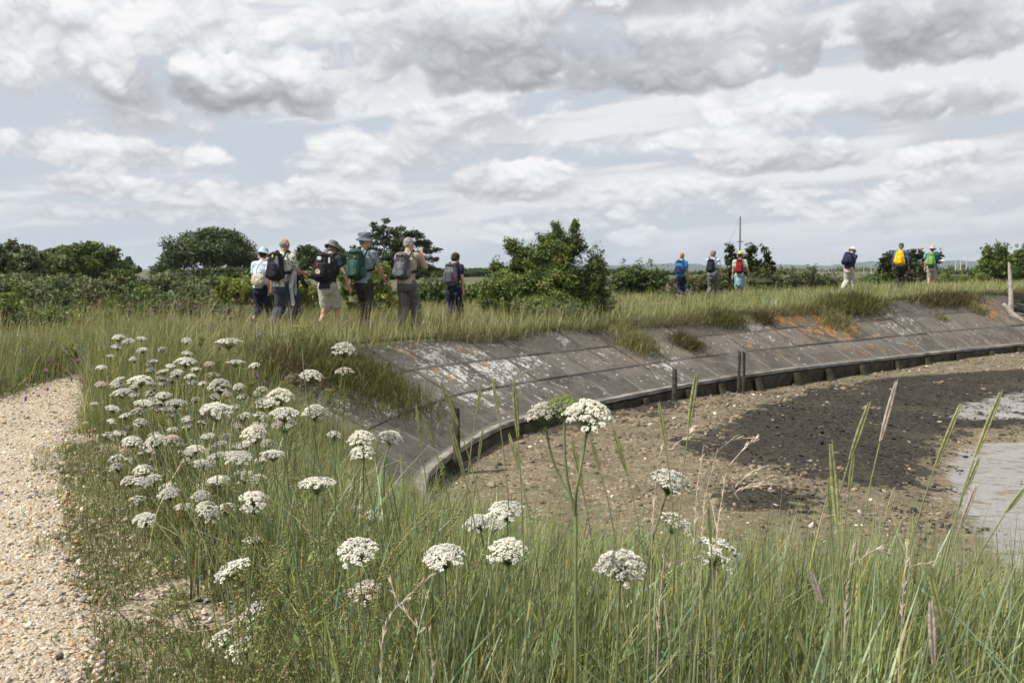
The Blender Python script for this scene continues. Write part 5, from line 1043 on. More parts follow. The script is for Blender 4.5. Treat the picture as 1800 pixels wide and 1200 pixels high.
for (x0, y0, x1, y1, d, c, w, lab) in [
 (778, 680, 808, 753, 2.3, GE, 8, 'green ear leaning left in front of the near wall post'), (846, 677, 836, 733, 2.4, GE, 5, 'thin pale ear standing upright over the kerb'), (867, 673, 878, 740, 2.4, YE, 6, 'slim ear beside the thick green one'), (904, 680, 911, 773, 2.0, GE, 9, 'thick upright green ear crossing the kerb left of the tall carrot'),
 (795, 755, 818, 843, 2.2, GE, 8, 'dark green ear leaning left below the near wall post'), (897, 770, 913, 827, 2.2, YE, 7, 'pale ear leaning left under the thick green one'), (1040, 778, 1056, 830, 2.1, YE, 7, 'pale ear leaning left just right of the tall carrot stems'), (1080, 760, 1103, 837, 2.1, GE, 8, 'green ear leaning left between the tall carrot and the leaning white head'),
 (1160, 717, 1171, 787, 2.0, YE, 8, 'brown-tipped ear above the leaning white head'), (1223, 667, 1210, 757, 1.9, GE, 10, 'stout ear reaching above the double post shadow'), (1007, 780, 1027, 873, 2.1, YE, 8, 'brownish ear in front of the tall carrot stems'), (732, 718, 742, 790, 2.4, GE, 6, 'narrow ear at the left before the bare slabs'),
 (745, 735, 765, 790, 2.6, GE, 6, 'short ear right beside the narrow left one'), (1525, 717, 1492, 812, 1.8, GE, 10, 'broad ear leaning right over the dark seaweed'), (1573, 680, 1546, 780, 1.8, PE, 9, 'tall pale ear reaching highest over the seaweed'), (1500, 806, 1492, 868, 1.8, GE, 8, 'short green ear under the broad leaning one'),
 (1685, 719, 1642, 825, 1.8, YE, 9, 'slender ear leaning right over the wet mud'), (1756, 698, 1712, 808, 1.7, YE, 10, 'long ear leaning right, topmost over the wet mud'), (1462, 796, 1473, 933, 1.5, YE, 13, 'thick pinkish-tipped upright ear over the brown beach'), (1456, 850, 1460, 905, 1.6, GE, 8, 'dark ear pressed against the thick upright one'),
 (1719, 810, 1692, 875, 1.8, YE, 8, 'ear leaning right in the middle of the wet mud'), (1714, 858, 1685, 933, 1.8, PE, 8, 'faded ear below the one on the wet mud'), (1798, 862, 1765, 904, 1.6, GE, 9, 'green ear bending in from the right edge'), (1636, 1012, 1662, 1118, 1.2, GE, 14, 'dark green ear leaning left, nearest in the lower right'),
 (1637, 1070, 1642, 1172, 1.3, PE, 14, 'fluffy pink-beige ear at the bottom beside the dark green one'), (1429, 1012, 1446, 1066, 1.5, PE, 11, 'fluffy faded ear low in the right-hand grass'), (1571, 862, 1554, 920, 1.8, BE, 6, 'thin brown ear on the sand right of the thick one'), (1245, 895, 1250, 960, 1.6, GE, 7, 'ear standing before the wide pale flower head'),
 (848, 560+200, 840, 815, 2.6, GE, 5, 'faint ear behind the dark green leaning one'), (1395, 1085, 1420, 1160, 1.5, GE, 8, 'ear leaning left low in the blue-green grass')]:
    ear(x0, y0, x1, y1, d, c, lab, wpx=w)
def stalk(pts, d, w, col, label, spikes=True, group=None):
    """an arching dry stalk through pixel points"""
    P = [W(px, py, d+.02*i) for i, (px, py) in enumerate(pts)]; g = ground_at(P[0].x, P[0].y); base = Vector((P[0].x-.02, P[0].y, g)); root = empty('dry_stalk', base, 0, label, 'dry stalk', group)
    Q = catmull([(0, 0, 0)]+[tuple(p-base) for p in P], .03); mb = MB(); mb.tube(Q, np.linspace(w*1.2, w*.5, len(Q)), 5, col); mb.build('stem', M['stem'], root)
    if spikes:
        mb = MB(); n = len(Q); r_ = random.Random(pts[0][0])
        for i in range(int(n*.72), n-1):
            for k in range(3): q = Q[i]+(Q[i+1]-Q[i])*r_.random(); d_ = (Q[i+1]-Q[i]); d_ = d_/np.linalg.norm(d_); e_ = q+d_*.016+np.array([r_.uniform(-1, 1), r_.uniform(-1, 1), r_.uniform(-1, 1)])*.006; mb.tube([q, (q+e_)/2, e_], [.0008, .0015, .0004], 5, np.array(col)*r_.uniform(.85, 1.3))
        mb.build('seed_head', M['stem'], root)
    return root
DC = (.50, .42, .32)
for pts, d, lab in [([(1225, 860), (1250, 810), (1285, 773), (1330, 771)], 1.9, 'white bent stalk arching flat to the right over the seaweed'), ([(1240, 870), (1280, 820), (1310, 785), (1331, 770)], 2.0, 'white stalk rising to meet the arching one'), ([(1265, 900), (1290, 860), (1320, 830), (1340, 823)], 1.9, 'pale stalk with feathered tip pointing right'), ([(1262, 920), (1290, 865), (1330, 853), (1354, 850)], 1.8, 'lowest bleached stalk, bent nearly level to the right'), ([(1150, 880), (1180, 790), (1205, 770), (1222, 748)], 2.0, 'thin pinkish stalk curving past the stout ear'),
                    ([(1490, 1020), (1510, 985), (1540, 965), (1562, 975)], 1.7, 'short drooping beige stalk in front of the brown beach'), ([(1590, 1010), (1600, 995), (1630, 990), (1640, 1000)], 1.7, 'second drooping beige stalk just right of the first'), ([(170, 1075), (230, 1065), (340, 1110), (425, 1083)], 1.9, 'long straw lying across the lower left bank'), ([(760, 1170), (740, 1110), (700, 1060), (687, 1022)], 1.7, 'bent straw leaning left in the dark lower grass'), ([(670, 1200), (672, 1130), (690, 1075), (760, 1010)], 1.7, 'bent straw leaning right in the dark lower grass'),
                    ([(345, 1170), (400, 1110), (420, 1085), (425, 1080)], 2.1, 'straw standing behind the lowest flowers'), ([(1160, 1050), (1175, 1000), (1190, 985), (1222, 982)], 1.7, 'pale stalk bending right under the wide pale head')]:
    stalk(pts, d, .0012, DC, lab)
# beaded dock / sea beet spikes
def dock(px, py, d, n, label, spread=(1, .5), L=.42, seed=0):
    g0 = W(px, py, d); g = ground_at(g0.x, g0.y); root = empty('sea_beet', (g0.x, g0.y, g), 0, label, 'plant'); r_ = random.Random(seed)
    for i in range(n):
        a = r_.uniform(-1, 1); e_ = Vector((a*spread[0]*L, r_.uniform(-1, .7)*spread[1]*L, (g0.z-g)+r_.uniform(-.25, 1)*.16)); c = Vector((e_.x*.25, e_.y*.25, e_.z*.8)); pts = [tuple((1-t)**2*Vector((0, 0, 0))+2*(1-t)*t*c+t*t*e_) for t in np.linspace(0, 1, 13)]
        mb = MB(); mb.tube(pts, np.linspace(.0024, .0012, 13), 5, (.20, .20, .08)); v, f = ico(); Q = np.array(pts)
        for j in range(60):
            t = r_.uniform(.30, 1)*12; k = min(int(t), 11); q = Q[k]+(Q[k+1]-Q[k])*(t-k); s_ = r_.uniform(.0022, .0042); mb.add(v*s_*np.array([1, 1, .8])+q+np.array([r_.gauss(0, .0045), r_.gauss(0, .0045), r_.gauss(0, .004)]), f, np.array(r_.choice([(.20, .22, .07), (.15, .19, .055), (.24, .23, .08), (.20, .16, .07)])))
        mb.build('flower_spike', M['stem'], root)
        if i % 2 == 0:
            mb = MB()
            for j in range(7):
                q = Q[2+j]; s_ = r_.uniform(.012, .022); u = Vector((r_.uniform(-1, 1), r_.uniform(-1, 1), .5)).normalized(); w_ = u.cross(Vector((0, 0, 1))).normalized(); q = Vector(q); mb.add([tuple(q), tuple(q+u*s_+w_*s_*.35), tuple(q+u*s_*2.2), tuple(q+u*s_-w_*s_*.35)], [(0, 1, 2, 3)], (.12, .17, .05))
            mb.build('leaves', M['stem'], root)
dock(560, 915, 2.6, 16, 'yellow-green beaded spikes sprawling above the large white dome', seed=1)
dock(400, 1020, 2.3, 14, 'yellow-green beaded spikes spreading left towards the gravel', (1.1, .5), .40, 2)
dock(620, 990, 2.3, 12, 'beaded spikes surrounding the large white dome', seed=3)
dock(420, 1090, 2.0, 14, 'low beaded plant between the lowest flower pair and dry stalks', (.9, .4), .30, 4)
dock(720, 890, 2.8, 10, 'tangle of beaded spikes behind the lacy brown heads', seed=5)
# ================================================================== walkers
CLOTH = {}
def cloth(name, col, pattern=None, rough=.9):
    if name in CLOTH: return CLOTH[name]
    m, nt, b = new_mat(name); co = objco(nt); n = noise(nt, co, 5, 4, .6)
    c = mixc(nt, sstep(nt, n, .3, .7), tuple(v*.8 for v in col), tuple(min(1, v*1.18) for v in col))
    if pattern == 'leafprint': c = mixc(nt, sstep(nt, noise(nt, co, 26, 3, .6), .52, .58), c, (.16, .19, .13))
    if pattern == 'stripe':
        z = nn(nt, 'ShaderNodeSeparateXYZ', inputs={0: co}).outputs[2]; c = mixc(nt, sstep(nt, math_n(nt, 'SINE', math_n(nt, 'MULTIPLY', z, 150.0)), .2, .5), c, (.25, .32, .5))
    if pattern == 'camo': c = mixc(nt, sstep(nt, noise(nt, co, 30, 3, .6), .5, .56), c, (.03, .035, .02))
    nt.links.new(c, b.inputs['Base Color']); b.inputs['Roughness'].default_value = rough; b.inputs['Specular IOR Level'].default_value = .15
    bn = nn(nt, 'ShaderNodeBump', inputs={'Height': noise(nt, co, 9, 3, .5, 1.0), 'Strength': .95, 'Distance': .04}); nt.links.new(bn.outputs[0], b.inputs['Normal'])
    CLOTH[name] = m; return m
def fuse(name, parts, mat, parent, voxel=.012, it=4, disp=0, seed=0, off=None):
    """weld overlapping tapered shapes into one smooth continuous surface"""
    V = []; F = []; n = 0
    for v, f in parts: V.append(v); F.append(np.asarray(f)+n); n += len(v)
    me = np_mesh('tmp', np.concatenate(V), F); o = bpy.data.objects.new('tmp', me); COL.objects.link(o)
    rm = o.modifiers.new('r', 'REMESH'); rm.mode = 'VOXEL'; rm.voxel_size = voxel; rm.use_smooth_shade = True
    sm = o.modifiers.new('s', 'SMOOTH'); sm.factor = .5; sm.iterations = it
    dg = bpy.context.evaluated_depsgraph_get(); ev = o.evaluated_get(dg); m2 = bpy.data.meshes.new_from_object(ev); bpy.data.objects.remove(o); bpy.data.meshes.remove(me)
    m2.name = name; nv = len(m2.vertices); co = np.empty(nv*3, np.float32); m2.vertices.foreach_get('co', co); co = co.reshape(-1, 3)
    if disp:
        no = np.empty(nv*3, np.float32); m2.vertices.foreach_get('normal', no); no = no.reshape(-1, 3); r_ = np.random.default_rng(seed); d = np.zeros(nv)
        for k in range(6): w = r_.normal(0, 1, 3)*[14, 14, 26]; d += np.sin(co @ w+r_.uniform(0, 6))*r_.uniform(.4, 1)
        co += no*(d/3*disp)[:, None]; m2.vertices.foreach_set('co', co.ravel())
    m2.update(); m2.polygons.foreach_set('use_smooth', np.full(len(m2.polygons), True))
    m2.materials.clear(); m2.materials.append(mat); ob = bpy.data.objects.new(name, m2); COL.objects.link(ob); ob.parent = parent; return ob
def cap(a, b, ra, rb, n=12, flat=1.0, fd=None):
    a = np.array(a, float); b = np.array(b, float); t = np.linspace(0, 1, 5)[:, None]; return tube_np(a+(b-a)*t, ra+(rb-ra)*t[:, 0], n, True, flat, fd)
def hemmed(a, b, ra, rb, n=20, flat=.78):
    """flat-ended sleeve of cloth, open hem at a"""
    a = np.array(a, float); b = np.array(b, float); u = (b-a)/np.linalg.norm(b-a); P = [a, a+u*.003]+[a+(b-a)*t for t in (.2, .4, .6, .8, 1)]; r = [ra*.05, ra]+[ra+(rb-ra)*t for t in (.2, .4, .6, .8, 1)]
    return tube_np(P, r, n, False, flat, (1, 0, 0))
def ell(c, r, rot=None):
    v, f = sphere_np(16, 10); v = v*np.array(r, float)
    if rot is not None: v = v @ np.array(rot.to_matrix() if hasattr(rot, 'to_matrix') else rot).T
    return v+np.array(c, float), f
def sbox(c, r, rot, e=3.2, taper=.0):
    """rounded box"""
    v, f = sphere_np(28, 18); s = np.sign(v)*np.abs(v)**(2/e); s /= np.maximum(np.linalg.norm(s, axis=1, keepdims=True), 1e-6); k = (np.abs(v)**e).sum(1)**(-1/e); v = v*k[:, None]
    v = v*np.array(r, float); v[:, 0] *= 1-taper*(v[:, 2]/r[2]); v[:, 1] *= 1-taper*.6*(v[:, 2]/r[2])
    return v @ np.array(rot).T+np.array(c, float), f
SKIN = cloth('skin', (.50, .30, .21), rough=.6); SKIN2 = cloth('skin_tanned', (.40, .23, .15), rough=.6)
EYE = plain('eye_white', (.7, .7, .68), .3); EYE2 = plain('iris', (.06, .045, .03), .2); LIP = cloth('lips', (.42, .17, .14))
def person(px, py_head, py_foot, d, label, cfg, group='walkers on the bank top'):
    """local frame: x right, y the way the person faces, z up. height from the pixels between crown and sole"""
    gx_, gy_ = W(px, py_foot, d)[:2]; g = float(land_z(gx_, gy_, False)[0]); top = W(px, py_head, d).z; h = cfg.get('h') or min(max((top-g)/(.985-.02*abs(cfg.get('lean', 0))), 1.5), 1.88)
    g = max(g, top-h) if 'h' in cfg else g
    yaw = cfg.get('yaw', -.35); root = empty('person', (gx_, gy_, g), yaw, label, 'person', None); k = h/1.75; vx = cfg.get('vox', .0075)
    Lr = cfg.get('lean', .12); st_ = cfg.get('stride', .28); fat = cfg.get('fat', 1.0); sw = cfg.get('shoulder', .185)*k
    sp = Vector((0, math.sin(Lr), math.cos(Lr))); pel = Vector((0, 0, .93*k)); chest = pel+sp*.33*k; shc = pel+sp*.50*k; nk = pel+sp*.56*k
    hn = cfg.get('nod', .15)+Lr; hy = cfg.get('turn', 0.); hd = Vector((math.sin(hn)*math.sin(-hy)*0, math.sin(hn), math.cos(hn))); head = nk+hd*.165*k
    HR = Matrix.Rotation(hy, 3, 'Z') @ Matrix.Rotation(-hn*.8, 3, 'X'); RR = Matrix.Rotation(-Lr, 3, 'X')
    body = [ell(pel, (.155*k*fat, .115*k*fat, .13*k)), cap(pel, chest, .125*k*fat, .14*k*fat, flat=.75, fd=(1, 0, 0)), ell(chest, (.160*k*fat, .115*k*fat, .17*k), RR), cap(shc-Vector((sw*.8, 0, 0)), shc+Vector((sw*.8, 0, 0)), .062*k, .062*k), cap(shc, nk+hd*.07*k, .062*k, .052*k),
            ell(head, (.074*k, .092*k, .108*k), HR), ell(head+HR @ Vector((0, .035*k, -.055*k)), (.052*k, .062*k, .062*k), HR), ell(head+HR @ Vector((0, .100*k, -.012*k)), (.012*k, .020*k, .026*k), HR),
            ell(head+HR @ Vector((-.078*k, -.002, -.008*k)), (.011*k, .020*k, .032*k), HR), ell(head+HR @ Vector((.078*k, -.002, -.008*k)), (.011*k, .020*k, .032*k), HR), ell(head+HR @ Vector((0, .085*k, .022*k)), (.048*k, .014*k, .010*k), HR)]
    # legs
    legs = []
    for i, s_ in enumerate((-1, 1)):
        ph = st_*(1 if i == cfg.get('front', 1) else -1); hip = pel+Vector((s_*.088*k, 0, -.03*k)); lift = .0 if ph > 0 else min(.16, abs(ph)*.45); ank = Vector((s_*.085*k, ph*k, (.085+lift)*k)); D = ank-hip; L = D.length; a = .435*k
        if L > 2*a*.995: ank = hip+D*(2*a*.995/L); D = ank-hip; L = D.length
        hgt = math.sqrt(max(a*a-L*L/4, 0)); fw = Vector((0, 1, 0)); fw = (fw-D.normalized()*fw.dot(D.normalized())).normalized(); kn = hip+D*.5+fw*hgt; pitch = -.0 if ph > 0 else -min(.75, abs(ph)*2.2)
        fr = Matrix.Rotation(pitch, 3, 'X'); toe = ank+fr @ Vector((s_*.02*k, .155*k, -.055*k)); heel = ank+fr @ Vector((0, -.045*k, -.05*k)); legs.append((hip, kn, ank, toe, heel, s_, fr))
        sl_ = .8 if cfg.get('legs', 2.0) > 1 else 1.0
        body += [cap(hip, kn, .085*k*fat*sl_, .055*k*sl_), cap(kn, ank, .055*k*sl_, .036*k)]+([ell(kn+(ank-kn)*.3-fw*.018*k, (.05*k, .052*k, .11*k))] if sl_ == 1.0 else [])+[cap(ank, toe, .036*k, .030*k), cap(ank, heel, .036*k, .034*k)]
    # arms: (swing forward, out, elbow bend) per side
    arms = []
    dflt = {-1: (.35, .16, .35), 1: (-.35, .16, .22)}
    for s_ in (-1, 1):
        sf, out, eb = cfg.get('armL' if s_ < 0 else 'armR', dflt[s_]); inw = cfg.get('inL' if s_ < 0 else 'inR', 0.)
        sh = shc+Vector((s_*sw, 0, -.005)); u = Vector((s_*math.sin(out), math.sin(sf)*math.cos(out), -math.cos(sf)*math.cos(out))); elb = sh+u*.285*k
        f_ = Vector((s_*math.sin(out)*.6-s_*inw, math.sin(sf+eb), -math.cos(sf+eb))).normalized(); wr = elb+f_*.25*k; arms.append((sh, elb, wr, f_, s_, u))
        body += [cap(sh, elb, .050*k, .038*k), cap(elb, wr, .040*k, .025*k), ell(elb+f_*.07*k, (.042*k, .042*k, .06*k))]
        # hand: palm, four curled fingers of different length, thumb off the side
        sd_ = Vector((0, 1, 0)); sd_ = (sd_-f_*sd_.dot(f_)).normalized(); pn = f_.cross(sd_)*(-s_); pc = wr+f_*.045*k
        body.append(cap(wr+f_*.005, wr+f_*.085*k, .024*k, .034*k, flat=.42, fd=tuple(sd_)))
        body += [cap(wr+f_*.03*k-sd_*.018*k, wr+f_*.085*k-sd_*.02*k, .014*k, .014*k), cap(wr+f_*.03*k+sd_*.018*k, wr+f_*.085*k+sd_*.02*k, .014*k, .014*k)]
        inn = Vector((-s_, 0, 0)); inn = (inn-f_*inn.dot(f_)).normalized(); cu = cfg.get('curl', .55)
        for q, (o_, fl) in enumerate(((-.033, .062), (-.0115, .078), (.0115, .083), (.033, .074))):
            r0 = wr+f_*.088*k+sd_*o_*k; d1 = (f_*math.cos(cu*.5)+inn*math.sin(cu*.5)); d2 = (f_*math.cos(cu*1.5)+inn*math.sin(cu*1.5)); m_ = r0+d1*fl*.5*k
            body += [cap(r0, m_, .0085*k, .008*k, 8), cap(m_, m_+d2*fl*.5*k, .008*k, .0065*k, 8)]
        t0 = wr+f_*.035*k+sd_*.030*k; t1 = t0+(f_*.75+sd_*.55+inn*.3).normalized()*.038*k; body += [cap(t0, t1, .0115*k, .0095*k, 8), cap(t1, t1+(f_*.95+inn*.3+sd_*.1).normalized()*.030*k, .0095*k, .0075*k, 8)]
    fuse('body', body, cfg.get('skin', SKIN), root, vx, 2)
    for s_ in (-1, 1):
        e_ = fuse('eye', [ell(head+HR @ Vector((s_*.030*k, .083*k, .004*k)), (.0125*k, .0125*k, .0125*k))], EYE, root, .003, 1); 
        v, f = ell(head+HR @ Vector((s_*.030*k, .0945*k, .004*k)), (.006*k, .003*k, .006*k)); link('iris', np_mesh('iris', v, f, smooth=True), EYE2, e_)
    v, f = ell(head+HR @ Vector((0, .096*k, -.052*k)), (.024*k, .008*k, .007*k), HR); link('mouth', np_mesh('mouth', v, f, smooth=True), LIP, root)
    # shirt
    sc = cfg['shirt']; th = .016*k; sl = cfg.get('sleeve', .62); tail = cfg.get('tail', .06)
    prt = [hemmed(pel+Vector((0, 0, .01*k-tail*k*.8)), chest, .176*k*fat, .160*k*fat), cap(pel+sp*.12*k, chest, .13*k*fat, .15*k*fat, 20, .74, (1, 0, 0)), ell(chest, (.180*k*fat, .134*k*fat, .185*k), RR), cap(shc-Vector((sw*.82, 0, .01)), shc+Vector((sw*.82, 0, -.01)), .076*k, .076*k), cap(shc, nk-sp*.01*k, .085*k, .066*k)]
    for (sh, elb, wr, f_, s_, u) in arms:
        if sl <= 1: e = sh+(elb-sh)*sl; prt.append(cap(sh, e, .068*k, .060*k))
        else: prt += [cap(sh, elb, .066*k, .054*k), cap(elb, elb+(wr-elb)*min(1, sl-1), .052*k, .040*k)]
    fuse('shirt', prt, sc, root, .012, 2, .010, px)
    # trousers or shorts
    tl = cfg.get('legs', 2.0); tw = cfg.get('baggy', 1.0); prt = [ell(pel+Vector((0, 0, -.02)), (.160*k*fat, .120*k*fat, .125*k)), ell(pel+Vector((0, -.045*k, -.09*k)), (.130*k*fat, .080*k*fat, .10*k))]
    for (hip, kn, ank, toe, heel, s_, fr) in legs:
        if tl <= 1: prt.append(cap(hip, hip+(kn-hip)*tl, .102*k*fat, .098*k*tw))
        else: e = kn+(ank-kn)*(tl-1); prt += [cap(hip, kn, .100*k*fat, .083*k*tw), cap(kn, e, .084*k*tw, .074*k*tw)]
    if cfg.get('skirt'): prt.append(cap(pel, pel-Vector((0, 0, .30*k)), .165*k, .185*k, 20, .75, (1, 0, 0)))
    fuse('trousers' if tl > 1 else 'shorts', prt, cfg['trousers'], root, .012, 2, .011, px+5)
    for (hip, kn, ank, toe, heel, s_, fr) in legs:
        fuse('shoe', [cap(heel, toe, .042*k, .040*k, 12), cap(ank, ank+Vector((0, 0, .05*k)), .046*k, .047*k), cap(heel-Vector((0, 0, .01)), toe-Vector((0, 0, .012)), .040*k, .040*k, 12, .7)], cfg.get('shoe', cloth('dark_leather', (.05, .04, .035))), root, .009, 2)
    # hair and hats
    hc = cfg.get('hair')
    if hc:
        style = cfg.get('style', 'short'); H = lambda x, y, z: head+HR @ Vector((x*k, y*k, z*k))
        if style == 'bald': ps = [ell(H(0, -.030, -.008), (.078*k, .068*k, .062*k), HR), ell(H(0, -.012, -.004), (.0795*k, .06*k, .045*k), HR)]
        elif style == 'bushy': ps = [ell(H(0, -.018, .030), (.098*k, .104*k, .100*k), HR), ell(H(0, -.045, -.025), (.090*k, .072*k, .085*k), HR)]
        elif style == 'pony': ps = [ell(H(0, -.014, .012), (.081*k, .094*k, .104*k), HR), cap(H(0, -.09, -.01), H(0, -.115, -.13), .026*k, .016*k)]
        else: ps = [ell(H(0, -.014, .018), (.081*k, .094*k, .104*k), HR), ell(H(0, -.036, -.028), (.073*k, .060*k, .060*k), HR)]
        fuse('hair', ps, hc, root, .008, 1, .006 if style == 'bushy' else .003, px)
    ht = cfg.get('hat')
    if ht:
        kind, hm = ht; mb = MB(); n = 24; th_ = np.linspace(0, 2*np.pi, n, endpoint=False)
        if kind == 'bucket': prof = [(.002, .150), (.045, .149), (.072, .142), (.084, .118), (.090, .070), (.094, .052), (.112, .035), (.138, .008), (.141, .006), (.136, .003), (.110, .028), (.090, .045)]
        else: prof = [(.002, .140), (.040, .136), (.068, .118), (.084, .088), (.090, .048), (.090, .030), (.084, .032)]
        Vv = np.array([(r_*math.cos(t), r_*1.16*math.sin(t)-.006, z+(.006*math.sin(2*t+px) if r_ > .1 else 0)) for r_, z in prof for t in th_]); F = grid_faces(n, len(prof)); m_ = len(prof); i = np.arange(m_-1)*n; F = np.vstack([F, np.stack([i+n-1, i, i+n, i+2*n-1], -1)])
        mb.add(Vv, F)
        if kind == 'cap':
            fv = np.array([(math.sin(a)*.082, .085+math.cos(a)*(.02 if j == 0 else .10), .040-(.012 if j else 0)) for j in (0, 1) for a in np.linspace(-1.2, 1.2, 9)]); mb.add(fv, grid_faces(9, 2)); mb.add(fv-[0, 0, .005], grid_faces(9, 2)[:, ::-1])
        v = np.concatenate(mb.V); me = mb.mesh('hat', True); co = (v*k) @ np.array(HR).T+np.array(head); me.vertices.foreach_set('co', co.astype(np.float32).ravel()); ob = link('hat', me, hm, root)
        so = ob.modifiers.new('thick', 'SOLIDIFY'); so.thickness = .004
    return root, dict(k=k, pel=pel, sp=sp, chest=chest, shc=shc, RR=RR, arms=arms, sw=sw, head=head, yaw=yaw, loc=Vector(root.location), fat=fat, HR=HR, legs=legs)
def world_empty(name, J, off, label, cat, group=None):
    M3 = Matrix.Rotation(J['yaw'], 4, 'Z'); loc = J['loc']+(M3 @ Vector(off)); return empty(name, loc, J['yaw'], label, cat, group)
def backpack(J, col, label, w=.15, h=.25, dp=.11, col2=None, lid=True, extra=None, zoff=.0, side=0.0):
    k = J['k']; c = J['chest']-(J['RR'] @ Vector((0, (.130+dp*.82)*k, +.045*k-zoff)))+Vector((side, 0, 0)); root = world_empty('backpack', J, c, label, 'backpack'); col2 = col2 or col; RR = J['RR']
    o0 = Vector(c); I = np.array(RR)
    def loc(x, y, z): return np.array(RR @ Vector((x, y, z)))
    fuse('bag', [sbox((0, 0, 0), (w, dp, h), I, 2.9, .16)], col, root, .012, 2, .006, int(w*1000))
    fuse('front_pocket', [sbox(loc(0, -dp*.95, -h*.28), (w*.78, dp*.34, h*.52), I, 3.2, .12)], col2, root, .010, 2, .004)
    if lid: fuse('lid', [sbox(loc(0, -.012, h*.80), (w*.80, dp*.95, h*.21), I, 2.3, .22)], col2, root, .010, 2, .004)
    for s_ in (-1, 1): fuse('side_pocket', [sbox(loc(s_*w*.98, 0, -h*.5), (w*.16, dp*.7, h*.34), I, 3)], col2, root, .010, 1)
    # shoulder straps over the shoulders, down the front and back under the arms
    inv = lambda p: np.array(p)-np.array(o0)
    for s_ in (-1, 1):
        sx = J['sw']*.62*s_; pts = [inv(J['shc']+RR @ Vector((sx*.8, -.150*k, -.06*k))), inv(J['shc']+RR @ Vector((sx, -.06*k, .078*k))), inv(J['shc']+RR @ Vector((sx, .03*k, .080*k))), inv(J['shc']+RR @ Vector((sx*1.02, .115*k, .0))), inv(J['chest']+RR @ Vector((sx*1.15, .145*k, -.02*k))), inv(J['chest']+RR @ Vector((J['sw']*1.02*s_, .03*k, -.11*k))), inv(J['chest']+RR @ Vector((J['sw']*.8*s_, -.13*k, -.15*k)))]
        mb = MB(); mb.tube(catmull(pts, .02), .024*k, 8, flat=.35, flatdir=(1, 0, 0)); mb.build('strap', STRAP, root, True)
    mb = MB(); yb = -dp-.012
    for s_ in (-1, 1): mb.tube([loc(s_*w*.42, yb*.9, h*.80), loc(s_*w*.44, yb*1.25, h*.2), loc(s_*w*.42, yb*1.35, -h*.3)], .008, 6, flat=.4, flatdir=(1, 0, 0)); mb.build('buckle_strap', STRAP, root) if s_ < 0 else None; mb = MB() if s_ < 0 else mb
    mb.build('buckle_strap', STRAP, root)
    if extra: extra(root, loc, w, dp, h)
    return root
STRAP = cloth('webbing', (.03, .03, .032))
C_ = dict(black=cloth('black_nylon', (.028, .028, .031)), grey=cloth('grey_nylon', (.085, .085, .095)), lgrey=cloth('light_grey_nylon', (.17, .17, .19)), green=cloth('dark_green_nylon', (.022, .060, .046)), lgreen=cloth('pale_green_nylon', (.045, .11, .085)),
          navy=cloth('navy_cloth', (.022, .028, .055)), navyp=cloth('navy_nylon', (.035, .038, .10)), jeans=cloth('dark_jeans', (.055, .065, .085)), cream=cloth('cream_cloth', (.42, .41, .35)), char=cloth('charcoal_tee', (.040, .042, .050)), ktrous=cloth('dark_olive_trousers', (.050, .046, .040)),
          sage=cloth('grey_blue_shirt', (.22, .28, .31)), tan=cloth('tan_shirt', (.40, .34, .26)), gtrous=cloth('grey_trousers', (.125, .120, .120)), leaf=cloth('leaf_print_shirt', (.62, .64, .56), 'leafprint'), lblue=cloth('pale_blue_tee', (.52, .60, .70)), beige=cloth('beige_canvas', (.45, .40, .32)),
          blue=cloth('bright_blue_tee', (.04, .20, .55)), bpack=cloth('blue_nylon', (.05, .22, .40)), stripe=cloth('striped_tee', (.62, .66, .74), 'stripe'), mint=cloth('pale_green_tee', (.45, .58, .46)), skirt=cloth('light_blue_cloth', (.22, .38, .42)), red=cloth('dark_red_nylon', (.24, .018, .028)),
          lime=cloth('lime_cap', (.55, .65, .12)), yellow=cloth('yellow_cover', (.80, .50, .01)), dblue=cloth('blue_shirt', (.07, .12, .26)), camo=cloth('camouflage_cap', (.10, .12, .07), 'camo'), teal=cloth('teal_top', (.025, .14, .19)), gpack=cloth('bright_green_nylon', (.18, .36, .10)), stone=cloth('stone_hat', (.40, .36, .30)),
          hat=cloth('grey_bucket_hat', (.17, .165, .16)), hat2=cloth('blue_grey_bucket_hat', (.13, .14, .165)), white=cloth('white_hat', (.72, .70, .66)), sky=cloth('pale_blue_hat', (.36, .50, .54)), orange=cloth('orange_trim', (.7, .22, .03)))
HG = cloth('grey_hair', (.20, .18, .17)); HB = cloth('dark_hair', (.045, .035, .030)); HW = cloth('short_grey_hair', (.30, .28, .26)); HL = cloth('blonde_hair', (.28, .20, .11))
ONE = plain('pale_badge', (.6, .6, .56), .6); LM = plain('lime_badge', (.5, .65, .05), .5); RD = plain('red_badge', (.55, .03, .03), .5); SHELL = plain('shell', (.62, .52, .40), .5)
# 1 woman behind, pale blue hat
p, J = person(459, 447, 592, 18.4, 'person in pale blue hat and tee, half hidden behind the balding man', dict(shirt=C_['lblue'], trousers=C_['navy'], hat=('bucket', C_['sky']), hair=HB, legs=1.45, h=1.64, yaw=-.3, lean=.16, armL=(.1, .18, .9), nod=.3, stride=.22))
b_ = world_empty('shoulder_bag', J, Vector((.07, -.17, 1.02)), 'beige canvas shoulder bag on the hip of the person in pale blue', 'bag'); I3 = np.eye(3)
fuse('bag', [sbox((0, 0, 0), (.15, .075, .13), I3, 2.6, .1)], C_['beige'], b_, .010, 2, .006); mb = MB(); mb.tube(catmull([(-.10, .08, .10), (.02, -.02, .28), (.20, .02, .42), (.27, .12, .44), (.27, .26, .38), (.12, .33, .15), (-.05, .22, .05)], .03), .012, 6, flat=.4); mb.build('strap', C_['beige'], b_, True)
